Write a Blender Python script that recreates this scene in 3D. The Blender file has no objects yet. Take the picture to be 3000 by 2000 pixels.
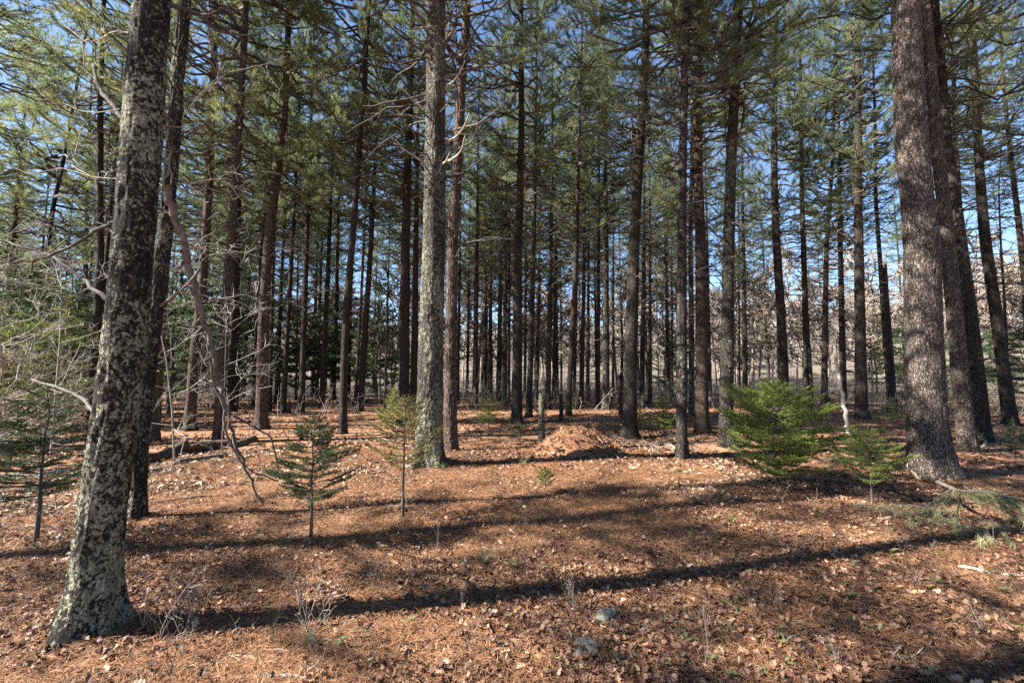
import bpy, math, random
import numpy as np
from mathutils import Vector

# ------------------------------------------------------------------ camera, sky, sun, exposure
SC = bpy.context.scene
COL = SC.collection
EYE = 1.55
F = 1000.0                     # focal length in pixels of a 2352 px wide picture
PITCH = math.radians(4.63)
cam_d = bpy.data.cameras.new("camera")
cam = bpy.data.objects.new("camera", cam_d)
COL.objects.link(cam)
cam.location = (0, 0, EYE)
cam.rotation_euler = (math.pi / 2 + PITCH, 0, 0)
cam_d.sensor_width = 36.0
cam_d.lens = 36.0 * F / 2352.0
cam_d.clip_start = 0.05
cam_d.clip_end = 3000
SC.camera = cam

SUN_EL = 40.0                  # degrees
SHADOW_AZ = 12.0               # shadows run towards +x and this many degrees away from the viewer
sdir = Vector((math.cos(math.radians(SHADOW_AZ)) * math.cos(math.radians(SUN_EL)),
               math.sin(math.radians(SHADOW_AZ)) * math.cos(math.radians(SUN_EL)),
               -math.sin(math.radians(SUN_EL))))
sun_d = bpy.data.lights.new("sun", 'SUN')
sun_d.energy = 5.0
sun_d.angle = math.radians(0.5)
sun_d.color = (1.0, 0.94, 0.85)
sun = bpy.data.objects.new("sun", sun_d)
COL.objects.link(sun)
sun.rotation_euler = sdir.to_track_quat('-Z', 'Y').to_euler()
sun.location = (-20, -10, 30)

W = bpy.data.worlds.new("World")
SC.world = W
W.use_nodes = True
wn = W.node_tree
bg = wn.nodes["Background"]
sky = wn.nodes.new("ShaderNodeTexSky")
sky.sky_type = 'NISHITA'
sky.sun_disc = False
sky.sun_elevation = math.radians(SUN_EL)
tosun = -sdir
sky.sun_rotation = math.atan2(tosun.x, tosun.y)
sky.air_density = 1.0
sky.dust_density = 0.1
sky.ozone_density = 4.0
wn.links.new(sky.outputs[0], bg.inputs[0])
bg.inputs[1].default_value = 0.05

SC.view_settings.view_transform = 'Standard'
SC.view_settings.look = 'None'
SC.view_settings.gamma = 1.0
SC.view_settings.exposure = 2.5
SC.render.engine = 'CYCLES'
SC.cycles.max_bounces = 6
SC.cycles.diffuse_bounces = 3
SC.cycles.glossy_bounces = 2
SC.cycles.transmission_bounces = 3
SC.cycles.use_denoising = False
SC.cycles.sample_clamp_indirect = 6.0

rng = np.random.default_rng(7)
random.seed(7)

# ------------------------------------------------------------------ picture <-> place
CT, ST = math.cos(PITCH), math.sin(PITCH)
def ray(px, py):
    u = (px - 1176.0) / F
    v = (784.0 - py) / F
    return np.array([u, CT - v * ST, ST + v * CT])
def at(px, py, Y):
    d = ray(px, py)
    return np.array([0, 0, EYE]) + d * (Y / d[1])
def ground_pt(px, py):
    d = ray(px, py)
    t = EYE / max(-d[2], 1e-4)
    p = d * t
    for _ in range(4):
        z = float(gz(p[0], p[1]))
        t = (EYE - z) / max(-d[2], 1e-4)
        p = d * t
    return np.array([p[0], p[1], float(gz(p[0], p[1]))])

# ------------------------------------------------------------------ noise
def _hash(ix, iy, iz):
    h = (ix.astype(np.int64) * 374761393 + iy.astype(np.int64) * 668265263 + iz.astype(np.int64) * 2147483647) & 0xFFFFFFFF
    h = ((h ^ (h >> 13)) * 1274126177) & 0xFFFFFFFF
    h = h ^ (h >> 16)
    return (h & 0xFFFF) / 65535.0
def vnoise(x, y, z=0.0):
    x, y, z = np.broadcast_arrays(np.asarray(x, float), np.asarray(y, float), np.asarray(z, float))
    ix, iy, iz = np.floor(x), np.floor(y), np.floor(z)
    fx, fy, fz = x - ix, y - iy, z - iz
    fx, fy, fz = [f * f * (3 - 2 * f) for f in (fx, fy, fz)]
    r = 0
    for a in (0, 1):
        for b in (0, 1):
            for c in (0, 1):
                r = r + _hash(ix + a, iy + b, iz + c) * (fx if a else 1 - fx) * (fy if b else 1 - fy) * (fz if c else 1 - fz)
    return r * 2 - 1
def fbm(x, y, z=0.0, o=4):
    s, a = 0, 0.5
    for k in range(o):
        s = s + a * vnoise(np.asarray(x) * 2 ** k + 17 * k, np.asarray(y) * 2 ** k + 5 * k, np.asarray(z) * 2 ** k)
        a *= 0.5
    return s

# mounds and humps of the ground: x, y, radius x, radius y, height
HUMPS = []
def far_z(x, y):
    """the wooded rise past the pines"""
    x = np.asarray(x, float); y = np.asarray(y, float)
    t = np.clip((np.hypot(x, y) - 50) / 110, 0, 1)
    return (t * t * (3 - 2 * t)) * (9.0 + 2.0 * np.clip(x / np.maximum(y, 20.0), -1, 1) + 3.0 * fbm(x * 0.02, y * 0.02, 7, 2))
def gz(x, y):
    x = np.asarray(x, float); y = np.asarray(y, float)
    z = 0.10 * fbm(x * 0.12 + 3, y * 0.12, 0, 2) + 0.045 * fbm(x * 0.9, y * 0.9, 3, 3)
    z = z - 0.06 * np.exp(-((x) ** 2 + (y - 1) ** 2) / 30)
    for k, (hx, hy, rx, ry, h) in enumerate(HUMPS):
        d = ((x - hx) / rx) ** 2 + ((y - hy) / ry) ** 2
        z = z + h * (np.exp(-d * 1.4) if k > 1 else 0.8 * np.clip(1 - d * 0.75, 0, 1) ** 1.0 + 0.2 * np.exp(-d)) * (1 + 0.25 * vnoise(x * 5, y * 5, 2))
    return z
for (px, py, rx, ry, h) in ((1325, 1037, 0.80, 0.66, 0.52), (1385, 985, 0.55, 0.5, 0.22), (983, 1062, 0.75, 0.6, 0.10),
                            (210, 1430, 0.6, 0.5, 0.06), (1500, 1530, 0.5, 0.5, 0.06), (1660, 1025, 0.6, 0.5, 0.08),
                            (2130, 1085, 0.9, 0.7, 0.10)):
    d = ray(px, py); t = EYE / -d[2]
    HUMPS.append((d[0] * t, d[1] * t, rx, ry, h))

# ------------------------------------------------------------------ mesh building
class Buf:
    def __init__(s):
        s.v, s.f3, s.f4, s.m3, s.m4, s.n = [], [], [], [], [], 0
    def add(s, v, f, m=0):
        v = np.asarray(v, float).reshape(-1, 3); f = np.asarray(f, np.int64)
        if len(f):
            g = f + s.n
            if f.shape[1] == 3:
                s.f3.append(g); s.m3.append(np.full(len(g), m))
            else:
                s.f4.append(g); s.m4.append(np.full(len(g), m))
        s.v.append(v); s.n += len(v)
    def tubes(s, P, R, k=4, m=0, cap=False):
        """P (M,n,3) polylines, R (M,n) radii"""
        P = np.asarray(P, float); R = np.asarray(R, float)
        if P.ndim == 2: P = P[None]; R = R[None]
        M, n, _ = P.shape
        T = np.gradient(P, axis=1)
        T /= np.linalg.norm(T, axis=2, keepdims=True) + 1e-9
        mean = T.mean(1)
        ref = np.where((np.abs(mean[:, 2]) > 0.8)[:, None], np.array([[1.0, 0, 0]]), np.array([[0, 0, 1.0]]))
        A = np.cross(T, ref[:, None, :]); A /= np.linalg.norm(A, axis=2, keepdims=True) + 1e-9
        B = np.cross(T, A)
        th = np.arange(k) * 2 * math.pi / k
        V = P[:, :, None, :] + R[:, :, None, None] * (A[:, :, None, :] * np.cos(th)[None, None, :, None] + B[:, :, None, :] * np.sin(th)[None, None, :, None])
        base = (np.arange(M) * n * k)[:, None, None]
        i = (np.arange(n - 1) * k)[None, :, None]
        j = np.arange(k)[None, None, :]; j2 = (j + 1) % k
        q = np.stack(np.broadcast_arrays(base + i + j, base + i + j2, base + i + k + j2, base + i + k + j), -1).reshape(-1, 4)
        s.add(V.reshape(-1, 3), q, m)
        if cap:
            b0 = s.n - M * n * k
            for a in range(M):
                for ring in (0, n - 1):
                    c = P[a, ring][None]
                    idx = np.arange(k) + a * n * k + ring * k + b0 - s.n
                    f = np.stack([idx, np.roll(idx, -1), np.zeros(k, int)], 1)
                    s.add(c, f, m)
    def merge(s, V, f3, f4, M4=None, m=0):
        pass
    def mesh(s, name, mats, smooth=True):
        V = np.concatenate(s.v) if s.v else np.zeros((0, 3))
        f3 = np.concatenate(s.f3) if s.f3 else np.zeros((0, 3), int)
        f4 = np.concatenate(s.f4) if s.f4 else np.zeros((0, 4), int)
        mi = np.concatenate((s.m3 or [np.zeros(0)]) + (s.m4 or [np.zeros(0)])).astype(np.int32)
        me = bpy.data.meshes.new(name)
        me.vertices.add(len(V)); me.vertices.foreach_set("co", V.astype(np.float32).ravel())
        loops = np.concatenate([f3.ravel(), f4.ravel()]).astype(np.int32)
        me.loops.add(len(loops)); me.loops.foreach_set("vertex_index", loops)
        st = np.concatenate([np.arange(len(f3)) * 3, len(f3) * 3 + np.arange(len(f4)) * 4]).astype(np.int32)
        tot = np.concatenate([np.full(len(f3), 3), np.full(len(f4), 4)]).astype(np.int32)
        me.polygons.add(len(st)); me.polygons.foreach_set("loop_start", st); me.polygons.foreach_set("loop_total", tot)
        me.polygons.foreach_set("material_index", mi)
        me.polygons.foreach_set("use_smooth", np.full(len(st), smooth))
        for mt in (mats if isinstance(mats, (list, tuple)) else [mats]):
            me.materials.append(mt)
        me.update(calc_edges=True)
        return me

def obj(name, me, parent=None, loc=(0, 0, 0), rz=0.0, sc=1.0):
    o = bpy.data.objects.new(name, me)
    COL.objects.link(o)
    o.location = loc; o.rotation_euler = (0, 0, rz)
    o.scale = (sc, sc, sc) if np.isscalar(sc) else sc
    if parent is not None: o.parent = parent
    return o
def tag(o, label=None, cat=None, group=None, kind=None):
    if label: o["label"] = label
    if cat: o["category"] = cat
    if group: o["group"] = group
    if kind: o["kind"] = kind
    return o
def thing(name, label, cat, loc=(0, 0, 0), rz=0.0, group=None):
    return tag(obj(name, None, None, loc, rz), label, cat, group)
def nrm(a):
    a = np.asarray(a, float)
    return a / (np.linalg.norm(a, axis=-1, keepdims=True) + 1e-9)

# ------------------------------------------------------------------ materials
class NT:
    def __init__(s, name):
        s.m = bpy.data.materials.new(name); s.m.use_nodes = True
        s.t = s.m.node_tree; s.t.nodes.clear()
        s.out = s.n("ShaderNodeOutputMaterial")
    def n(s, typ, **kw):
        nd = s.t.nodes.new(typ)
        for k, v in kw.items(): setattr(nd, k, v)
        return nd
    def l(s, a, b): s.t.links.new(a, b)
    def put(s, sock, v):
        if isinstance(v, bpy.types.NodeSocket): s.l(v, sock)
        else: sock.default_value = v
    def noise(s, vec, scale, detail=4, rough=0.55, dist=0.0):
        nd = s.n("ShaderNodeTexNoise"); s.put(nd.inputs["Vector"], vec)
        nd.inputs["Scale"].default_value = scale; nd.inputs["Detail"].default_value = detail
        nd.inputs["Roughness"].default_value = rough; nd.inputs["Distortion"].default_value = dist
        return nd.outputs[0]
    def voro(s, vec, scale, feature='F1', out=0):
        nd = s.n("ShaderNodeTexVoronoi", feature=feature); s.put(nd.inputs["Vector"], vec)
        nd.inputs["Scale"].default_value = scale
        return nd.outputs[out]
    def math(s, op, a, b=0.0, clamp=False):
        nd = s.n("ShaderNodeMath", operation=op, use_clamp=clamp)
        s.put(nd.inputs[0], a); s.put(nd.inputs[1], b)
        return nd.outputs[0]
    def mix(s, f, a, b):
        nd = s.n("ShaderNodeMix", data_type='RGBA')
        s.put(nd.inputs[0], f)
        for i, v in ((6, a), (7, b)):
            if isinstance(v, bpy.types.NodeSocket): s.l(v, nd.inputs[i])
            else: nd.inputs[i].default_value = (*v, 1)
        return nd.outputs[2]
    def ramp(s, f, stops):
        nd = s.n("ShaderNodeValToRGB"); s.put(nd.inputs[0], f)
        e = nd.color_ramp.elements
        while len(e) < len(stops): e.new(0.5)
        for el, (p, c) in zip(e, stops):
            el.position = p; el.color = (*c, 1) if not np.isscalar(c) else (c, c, c, 1)
        return nd.outputs[0]
    def step(s, f, lo, hi):
        nd = s.n("ShaderNodeMapRange", interpolation_type='SMOOTHSTEP')
        s.put(nd.inputs[0], f); s.put(nd.inputs[1], lo); s.put(nd.inputs[2], hi)
        return nd.outputs[0]
    def scale(s, vec, v):
        nd = s.n("ShaderNodeVectorMath", operation='MULTIPLY'); s.l(vec, nd.inputs[0]); nd.inputs[1].default_value = v
        return nd.outputs[0]
    def vadd(s, a, b):
        nd = s.n("ShaderNodeVectorMath", operation='ADD'); s.put(nd.inputs[0], a); s.put(nd.inputs[1], b)
        return nd.outputs[0]
    def bsdf(s, col, rough=0.8, bump=None, strength=0.5, dist=0.02, spec=0.25):
        b = s.n("ShaderNodeBsdfPrincipled")
        if isinstance(col, bpy.types.NodeSocket): s.l(col, b.inputs["Base Color"])
        else: b.inputs["Base Color"].default_value = (*col, 1)
        s.put(b.inputs["Roughness"], rough)
        b.inputs["Specular IOR Level"].default_value = spec
        if bump is not None:
            bn = s.n("ShaderNodeBump"); bn.inputs["Strength"].default_value = strength; bn.inputs["Distance"].default_value = dist
            s.l(bump, bn.inputs["Height"]); s.l(bn.outputs[0], b.inputs["Normal"])
        return b.outputs[0]
    def done(s, sh):
        s.l(sh, s.out.inputs[0]); return s.m
    def attr(s, name):
        nd = s.n("ShaderNodeAttribute", attribute_type='OBJECT', attribute_name=name)
        return nd.outputs["Fac"]

def mat_bark():
    """pine bark; the object's own properties 'lichen' (cover) and 'warm' (grey to red brown) vary it"""
    t = NT("pine_bark")
    co = t.n("ShaderNodeTexCoord").outputs["Object"]
    rnd = t.n("ShaderNodeObjectInfo").outputs["Random"]
    off = t.n("ShaderNodeCombineXYZ"); t.l(t.math('MULTIPLY', rnd, 37.0), off.inputs[2]); t.l(t.math('MULTIPLY', rnd, 11.0), off.inputs[0])
    p = t.vadd(co, off.outputs[0])
    wob = t.n("ShaderNodeTexNoise"); t.l(p, wob.inputs["Vector"]); wob.inputs["Scale"].default_value = 11; wob.inputs["Detail"].default_value = 5; wob.inputs["Roughness"].default_value = 0.65
    pw = t.vadd(p, t.scale(wob.outputs["Color"], (0.13, 0.13, 0.24)))
    plates = t.voro(t.scale(pw, (1, 1, 0.45)), 30.0, 'DISTANCE_TO_EDGE')
    rid = t.math('ABSOLUTE', t.math('SUBTRACT', t.noise(t.scale(p, (1, 1, 0.22)), 30.0, 4, 0.6, 0.6), 0.5))
    crack = t.step(t.math('MINIMUM', plates, t.math('MULTIPLY', rid, 2.4)), 0.0, 0.15)
    fine = t.noise(t.scale(p, (1, 1, 0.5)), 55.0, 5, 0.65)
    warm, lich = t.attr("warm"), t.attr("lichen")
    plate_c = t.mix(warm, (0.105, 0.092, 0.080), (0.125, 0.086, 0.066))
    dark_c = t.mix(warm, (0.013, 0.011, 0.010), (0.022, 0.013, 0.010))
    plate_c = t.mix(t.math('MULTIPLY', lich, 0.75, True), plate_c, dark_c)
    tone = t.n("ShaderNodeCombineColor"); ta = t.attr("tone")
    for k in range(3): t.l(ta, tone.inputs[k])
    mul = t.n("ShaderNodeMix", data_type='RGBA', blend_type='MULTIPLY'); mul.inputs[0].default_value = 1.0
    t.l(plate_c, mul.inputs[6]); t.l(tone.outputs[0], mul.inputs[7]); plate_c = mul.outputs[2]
    base = t.mix(crack, dark_c, t.mix(fine, t.mix(0.55, dark_c, plate_c), plate_c))
    # lichen: crusty blotches with ragged edges, gathered in larger areas
    big = t.noise(t.scale(p, (1, 1, 0.45)), 2.6, 3, 0.6)
    blot = t.math('ADD', t.math('MULTIPLY', t.noise(t.scale(p, (1, 1, 0.8)), 50.0, 6, 0.62, 0.3), 0.70), t.math('MULTIPLY', t.noise(p, 15.0, 3, 0.5), 0.30))
    cover = t.math('ADD', t.math('MULTIPLY', lich, 0.225), t.math('MULTIPLY', t.math('SUBTRACT', big, 0.5), 0.42))
    th = t.math('SUBTRACT', 0.735, cover)
    mask = t.math('ADD', t.math('MULTIPLY', t.step(blot, t.math('SUBTRACT', th, 0.045), th), 0.35), t.math('MULTIPLY', t.step(blot, t.math('SUBTRACT', th, 0.008), t.math('ADD', th, 0.03)), 0.65))
    lc = t.mix(t.step(t.noise(p, 60, 4, 0.65), 0.3, 0.7), (0.17, 0.172, 0.118), (0.40, 0.39, 0.27))
    # small pale flakes
    fl = t.step(t.voro(t.scale(pw, (1, 1, 0.8)), 34.0), 0.30, 0.16)
    flm = t.math('MULTIPLY', fl, t.step(t.noise(p, 14, 2), t.math('SUBTRACT', 0.74, t.math('MULTIPLY', lich, 0.25)), 0.78))
    m2 = t.math('MAXIMUM', mask, flm)
    col = t.mix(t.math('MULTIPLY', m2, 0.92), base, lc)
    h = t.math('ADD', t.math('MULTIPLY', crack, 0.8), t.math('ADD', t.math('MULTIPLY', fine, 0.5), t.math('MULTIPLY', m2, 0.45)))
    return t.done(t.bsdf(col, 0.9, h, 0.9, 0.018, 0.15))

def mat_wood(name, c0, c1, scale=30):
    t = NT(name)
    co = t.n("ShaderNodeTexCoord").outputs["Object"]
    isl = t.n("ShaderNodeNewGeometry").outputs["Random Per Island"]
    f = t.noise(co, scale, 4, 0.6)
    f2 = t.math('ADD', t.math('MULTIPLY', f, 0.7), t.math('MULTIPLY', isl, 0.35))
    return t.done(t.bsdf(t.mix(t.step(f2, 0.25, 0.8), c0, c1), 0.85, f, 0.5, 0.01, 0.2))

def mat_leaf(name, stops, transl=0.35, var=0.5, big=0.6):
    """foliage: per-leaf and per-clump colour, some light passing through"""
    t = NT(name)
    co = t.n("ShaderNodeTexCoord").outputs["Object"]
    isl = t.n("ShaderNodeNewGeometry").outputs["Random Per Island"]
    rnd = t.n("ShaderNodeObjectInfo").outputs["Random"]
    cl = t.noise(co, big, 2, 0.5)
    f = t.math('ADD', t.math('MULTIPLY', isl, var), t.math('ADD', t.math('MULTIPLY', t.math('SUBTRACT', cl, 0.25), 1.0 - var * 0.6), t.math('MULTIPLY', t.math('SUBTRACT', rnd, 0.5), 0.25)))
    col = t.ramp(f, stops)
    a = t.bsdf(col, 0.55, spec=0.3)
    tr = t.n("ShaderNodeBsdfTranslucent"); t.l(col, tr.inputs[0])
    mx = t.n("ShaderNodeMixShader"); mx.inputs[0].default_value = transl
    t.l(a, mx.inputs[1]); t.l(tr.outputs[0], mx.inputs[2])
    return t.done(mx.outputs[0])

def mat_ground():
    t = NT("forest_floor")
    co = t.n("ShaderNodeTexCoord").outputs["Object"]
    big = t.noise(co, 0.55, 3, 0.55)
    mid = t.noise(co, 3.5, 4, 0.6)
    wob = t.n("ShaderNodeTexNoise"); t.l(co, wob.inputs["Vector"]); wob.inputs["Scale"].default_value = 4; wob.inputs["Detail"].default_value = 2
    v = t.vadd(co, t.scale(wob.outputs["Color"], (0.5, 0.5, 0)))
    s1 = t.noise(t.scale(v, (1, 0.12, 1)), 95, 3, 0.6)
    s2 = t.noise(t.scale(v, (0.12, 1, 1)), 90, 3, 0.6)
    fib = t.math('MAXIMUM', s1, s2)
    spk = t.voro(co, 42.0, 'F1', 1)
    leafv = t.n("ShaderNodeSeparateColor"); t.l(spk, leafv.inputs[0])
    needle = t.ramp(fib, [(0.30, (0.04, 0.02, 0.012)), (0.55, (0.185, 0.090, 0.046)), (0.75, (0.34, 0.195, 0.108))])
    leaf = t.ramp(leafv.outputs[0], [(0.0, (0.09, 0.05, 0.03)), (0.5, (0.23, 0.125, 0.075)), (1.0, (0.40, 0.27, 0.18))])
    lm = t.step(t.math('ADD', t.math('MULTIPLY', big, 0.6), t.math('MULTIPLY', mid, 0.5)), 0.48, 0.66)
    col = t.mix(lm, needle, t.mix(0.4, leaf, needle))
    h = t.math('ADD', t.math('MULTIPLY', fib, 0.6), t.math('MULTIPLY', mid, 0.8))
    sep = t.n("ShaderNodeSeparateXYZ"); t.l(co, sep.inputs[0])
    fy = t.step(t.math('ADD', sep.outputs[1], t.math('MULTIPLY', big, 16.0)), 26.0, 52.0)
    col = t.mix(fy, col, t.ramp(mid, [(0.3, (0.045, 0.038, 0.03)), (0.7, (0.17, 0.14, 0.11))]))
    return t.done(t.bsdf(col, 0.9, h, 0.9, 0.03, 0.15))

def mat_stone():
    t = NT("lichen_stone")
    co = t.n("ShaderNodeTexCoord").outputs["Object"]
    f = t.noise(co, 26, 6, 0.65)
    g = t.noise(co, 7, 3, 0.5)
    col = t.ramp(t.math('ADD', t.math('MULTIPLY', f, 0.6), t.math('MULTIPLY', g, 0.4)), [(0.32, (0.04, 0.038, 0.032)), (0.5, (0.13, 0.128, 0.108)), (0.66, (0.27, 0.275, 0.23))])
    return t.done(t.bsdf(col, 0.9, f, 0.8, 0.02, 0.2))

BARK = mat_bark()
TWIG = mat_wood("dead_twig", (0.028, 0.024, 0.020), (0.115, 0.100, 0.086), 12)
PALE = mat_wood("bleached_twig", (0.13, 0.112, 0.092), (0.42, 0.375, 0.315), 14)
LOGW = mat_wood("rotten_log", (0.03, 0.024, 0.019), (0.19, 0.148, 0.115), 16)
DARKLOG = mat_wood("dark_rotten_log", (0.012, 0.009, 0.008), (0.10, 0.07, 0.05), 16)  # darker than rotten_log: the cast shadow on the log is put into its colour
GREYT = mat_wood("grey_dead_twig", (0.09, 0.082, 0.072), (0.36, 0.33, 0.29), 10)
BARE = mat_wood("hardwood_twigs", (0.10, 0.083, 0.068), (0.34, 0.28, 0.23), 3)
NEED = mat_leaf("pine_needles_green", [(0.1, (0.045, 0.082, 0.040)), (0.45, (0.14, 0.168, 0.075)), (0.75, (0.30, 0.325, 0.12)), (1.0, (0.47, 0.46, 0.18))], 0.5)
SPRU = mat_leaf("spruce_needles_bright", [(0.1, (0.085, 0.12, 0.022)), (0.5, (0.22, 0.27, 0.055)), (1.0, (0.42, 0.45, 0.13))], 0.35, 0.5, 3.0)
SPRD = mat_leaf("spruce_needles_dark", [(0.1, (0.022, 0.042, 0.016)), (0.5, (0.06, 0.095, 0.03)), (1.0, (0.14, 0.175, 0.06))], 0.3, 0.5, 2.0)
SPRY = mat_leaf("spruce_needles_yellowed", [(0.1, (0.16, 0.14, 0.04)), (0.5, (0.34, 0.28, 0.10)), (1.0, (0.50, 0.40, 0.17))], 0.3, 0.6, 3.0)
BOUGH = mat_leaf("fallen_pine_needles_pale", [(0.1, (0.13, 0.14, 0.06)), (0.5, (0.25, 0.255, 0.12)), (1.0, (0.40, 0.385, 0.21))], 0.35, 0.7, 3.0)
LEAFL = mat_leaf("dry_oak_leaves", [(0.05, (0.04, 0.02, 0.015)), (0.35, (0.095, 0.046, 0.031)), (0.68, (0.18, 0.097, 0.056)), (0.92, (0.28, 0.172, 0.105)), (1.0, (0.44, 0.33, 0.225))], 0.15, 0.8, 1.2)
NEEDL = mat_leaf("fallen_needles_brown", [(0.05, (0.06, 0.028, 0.016)), (0.5, (0.22, 0.108, 0.055)), (1.0, (0.44, 0.26, 0.145))], 0.1, 0.8, 1.0)
LEAFP = mat_leaf("bleached_oak_leaves", [(0.05, (0.12, 0.07, 0.045)), (0.4, (0.24, 0.15, 0.09)), (0.75, (0.40, 0.285, 0.185)), (1.0, (0.56, 0.45, 0.32))], 0.15, 0.8, 1.2)
GREENL = mat_leaf("green_seedling_leaf", [(0.1, (0.05, 0.075, 0.03)), (0.6, (0.13, 0.165, 0.065)), (1.0, (0.28, 0.30, 0.14))], 0.3, 0.7, 3.0)
GRND = mat_ground()
STONE = mat_stone()

# ------------------------------------------------------------------ the ground
def axis(lo, hi, n, c, s):
    a, b = math.asinh((lo - c) / s), math.asinh((hi - c) / s)
    return c + s * np.sinh(np.linspace(a, b, n))
gx = axis(-500, 500, 420, 0, 3.2); gy = axis(-120, 900, 420, 4.5, 3.2)
XX, YY = np.meshgrid(gx, gy)
ZZ = gz(XX, YY)
ZZ = ZZ + far_z(XX, YY)
b = Buf()
nx, ny = len(gx), len(gy)
i0 = (np.arange(ny - 1)[:, None] * nx + np.arange(nx - 1)[None, :]).ravel()
b.add(np.stack([XX, YY, ZZ], -1).reshape(-1, 3), np.stack([i0, i0 + 1, i0 + nx + 1, i0 + nx], 1))
tag(obj("ground", b.mesh("ground", GRND)), kind="structure")

# ------------------------------------------------------------------ pine tree pieces
def perp(d):
    a = np.cross(d, np.array([0.3, 0.2, 1.0])); return nrm(a)

def needle_tufts(buf, C, D, n, length, width, spread, m, up=0.0):
    """n thin needles per tuft, fanning round the tuft's direction"""
    M = len(C)
    R = rng.normal(size=(M, n, 3))
    d = nrm(D[:, None, :] + R * spread + np.array([0, 0, up]))
    L = length * rng.uniform(0.65, 1.1, (M, n, 1))
    a = nrm(np.cross(d, rng.normal(size=(M, n, 3)))) * width * 0.5
    c = C[:, None, :] + rng.normal(size=(M, n, 3)) * length * 0.08
    V = np.stack([c - a, c + a, c + d * L], 2).reshape(-1, 3)
    buf.add(V, np.arange(len(V)).reshape(-1, 3), m)

def make_crown(seed, L, rmax, dens=1.0, bare=0.4):
    """limbs in whorls with feathery sprays; two material slots: wood, needles"""
    global rng
    rng = np.random.default_rng(seed)
    buf = Buf(); C, D = [], []
    limbsP, limbsR, twP, twR = [], [], [], []
    z = 0.0
    while z < L:
        t = z / L
        shape = (0.62 + 0.38 * min(1, t / 0.25)) * (1 - max(0, (t - 0.3) / 0.7) ** 1.4 * 0.85)
        for _ in range(rng.integers(3, 6)):
            az = rng.uniform(0, 2 * math.pi)
            ln = rmax * shape * rng.uniform(0.5, 1.15)
            el = math.radians(rng.uniform(-6, 16) + 38 * t ** 1.5)
            s = np.linspace(0, 1, 7)
            h = np.array([math.cos(az), math.sin(az)]); side = np.array([-h[1], h[0]])
            bend = rng.uniform(-0.18, 0.18)
            P = np.zeros((7, 3))
            P[:, :2] = h * (s * ln * math.cos(el))[:, None] + side * (bend * ln * s ** 2)[:, None]
            P[:, 2] = z + rng.uniform(-0.15, 0.15) + s * ln * math.sin(el) - 0.10 * ln * np.sin(s * math.pi) + 0.10 * ln * s ** 3
            P[1:] += rng.normal(size=(6, 3)) * 0.018 * ln
            limbsP.append(P); limbsR.append(np.linspace(0.012 + 0.009 * ln, 0.004, 7))
            k0 = rng.uniform(bare * 0.6, bare * 1.3) if t < 0.45 else 0.18
            ns = max(4, int(ln * (1 - k0) / 0.085 * dens))
            for sv in np.linspace(k0, 1.0, ns):
                f = sv * 6; i = min(5, int(f)); q = P[i] + (P[i + 1] - P[i]) * (f - i)
                fw = nrm(P[i + 1] - P[i])
                sd = np.cross(fw, [0, 0, 1]) * rng.choice([-1, 1])
                tl = rng.uniform(0.22, 0.62) * (1.15 - 0.55 * sv) * (0.6 + 0.25 * ln)
                d = nrm(fw * rng.uniform(0.5, 1.1) + nrm(sd) * rng.uniform(0.5, 1.0) + np.array([0, 0, rng.uniform(-0.1, 0.5)]))
                if sv > 0.97: d = fw
                e = q + d * tl
                twP.append(np.stack([q, q + d * tl * 0.55 + [0, 0, -0.02], e])); twR.append([0.005, 0.004, 0.0025])
                nt = max(2, int(tl / 0.085))
                for w in np.linspace(0.35, 1.0, nt):
                    C.append(q + d * tl * w); D.append(nrm(d + np.array([0, 0, 0.25])))
        z += rng.uniform(0.32, 0.6)
    buf.tubes(np.array(limbsP), np.array(limbsR), 5, 0)
    buf.tubes(np.array(twP), np.array(twR), 3, 0)
    needle_tufts(buf, np.array(C), np.array(D), 15, 0.165, 0.009, 0.5, 1, 0.12)
    # leader
    zz = np.linspace(-0.3, L, 8)
    return buf.mesh("pine_crown", [TWIG, NEED], smooth=False)

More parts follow.
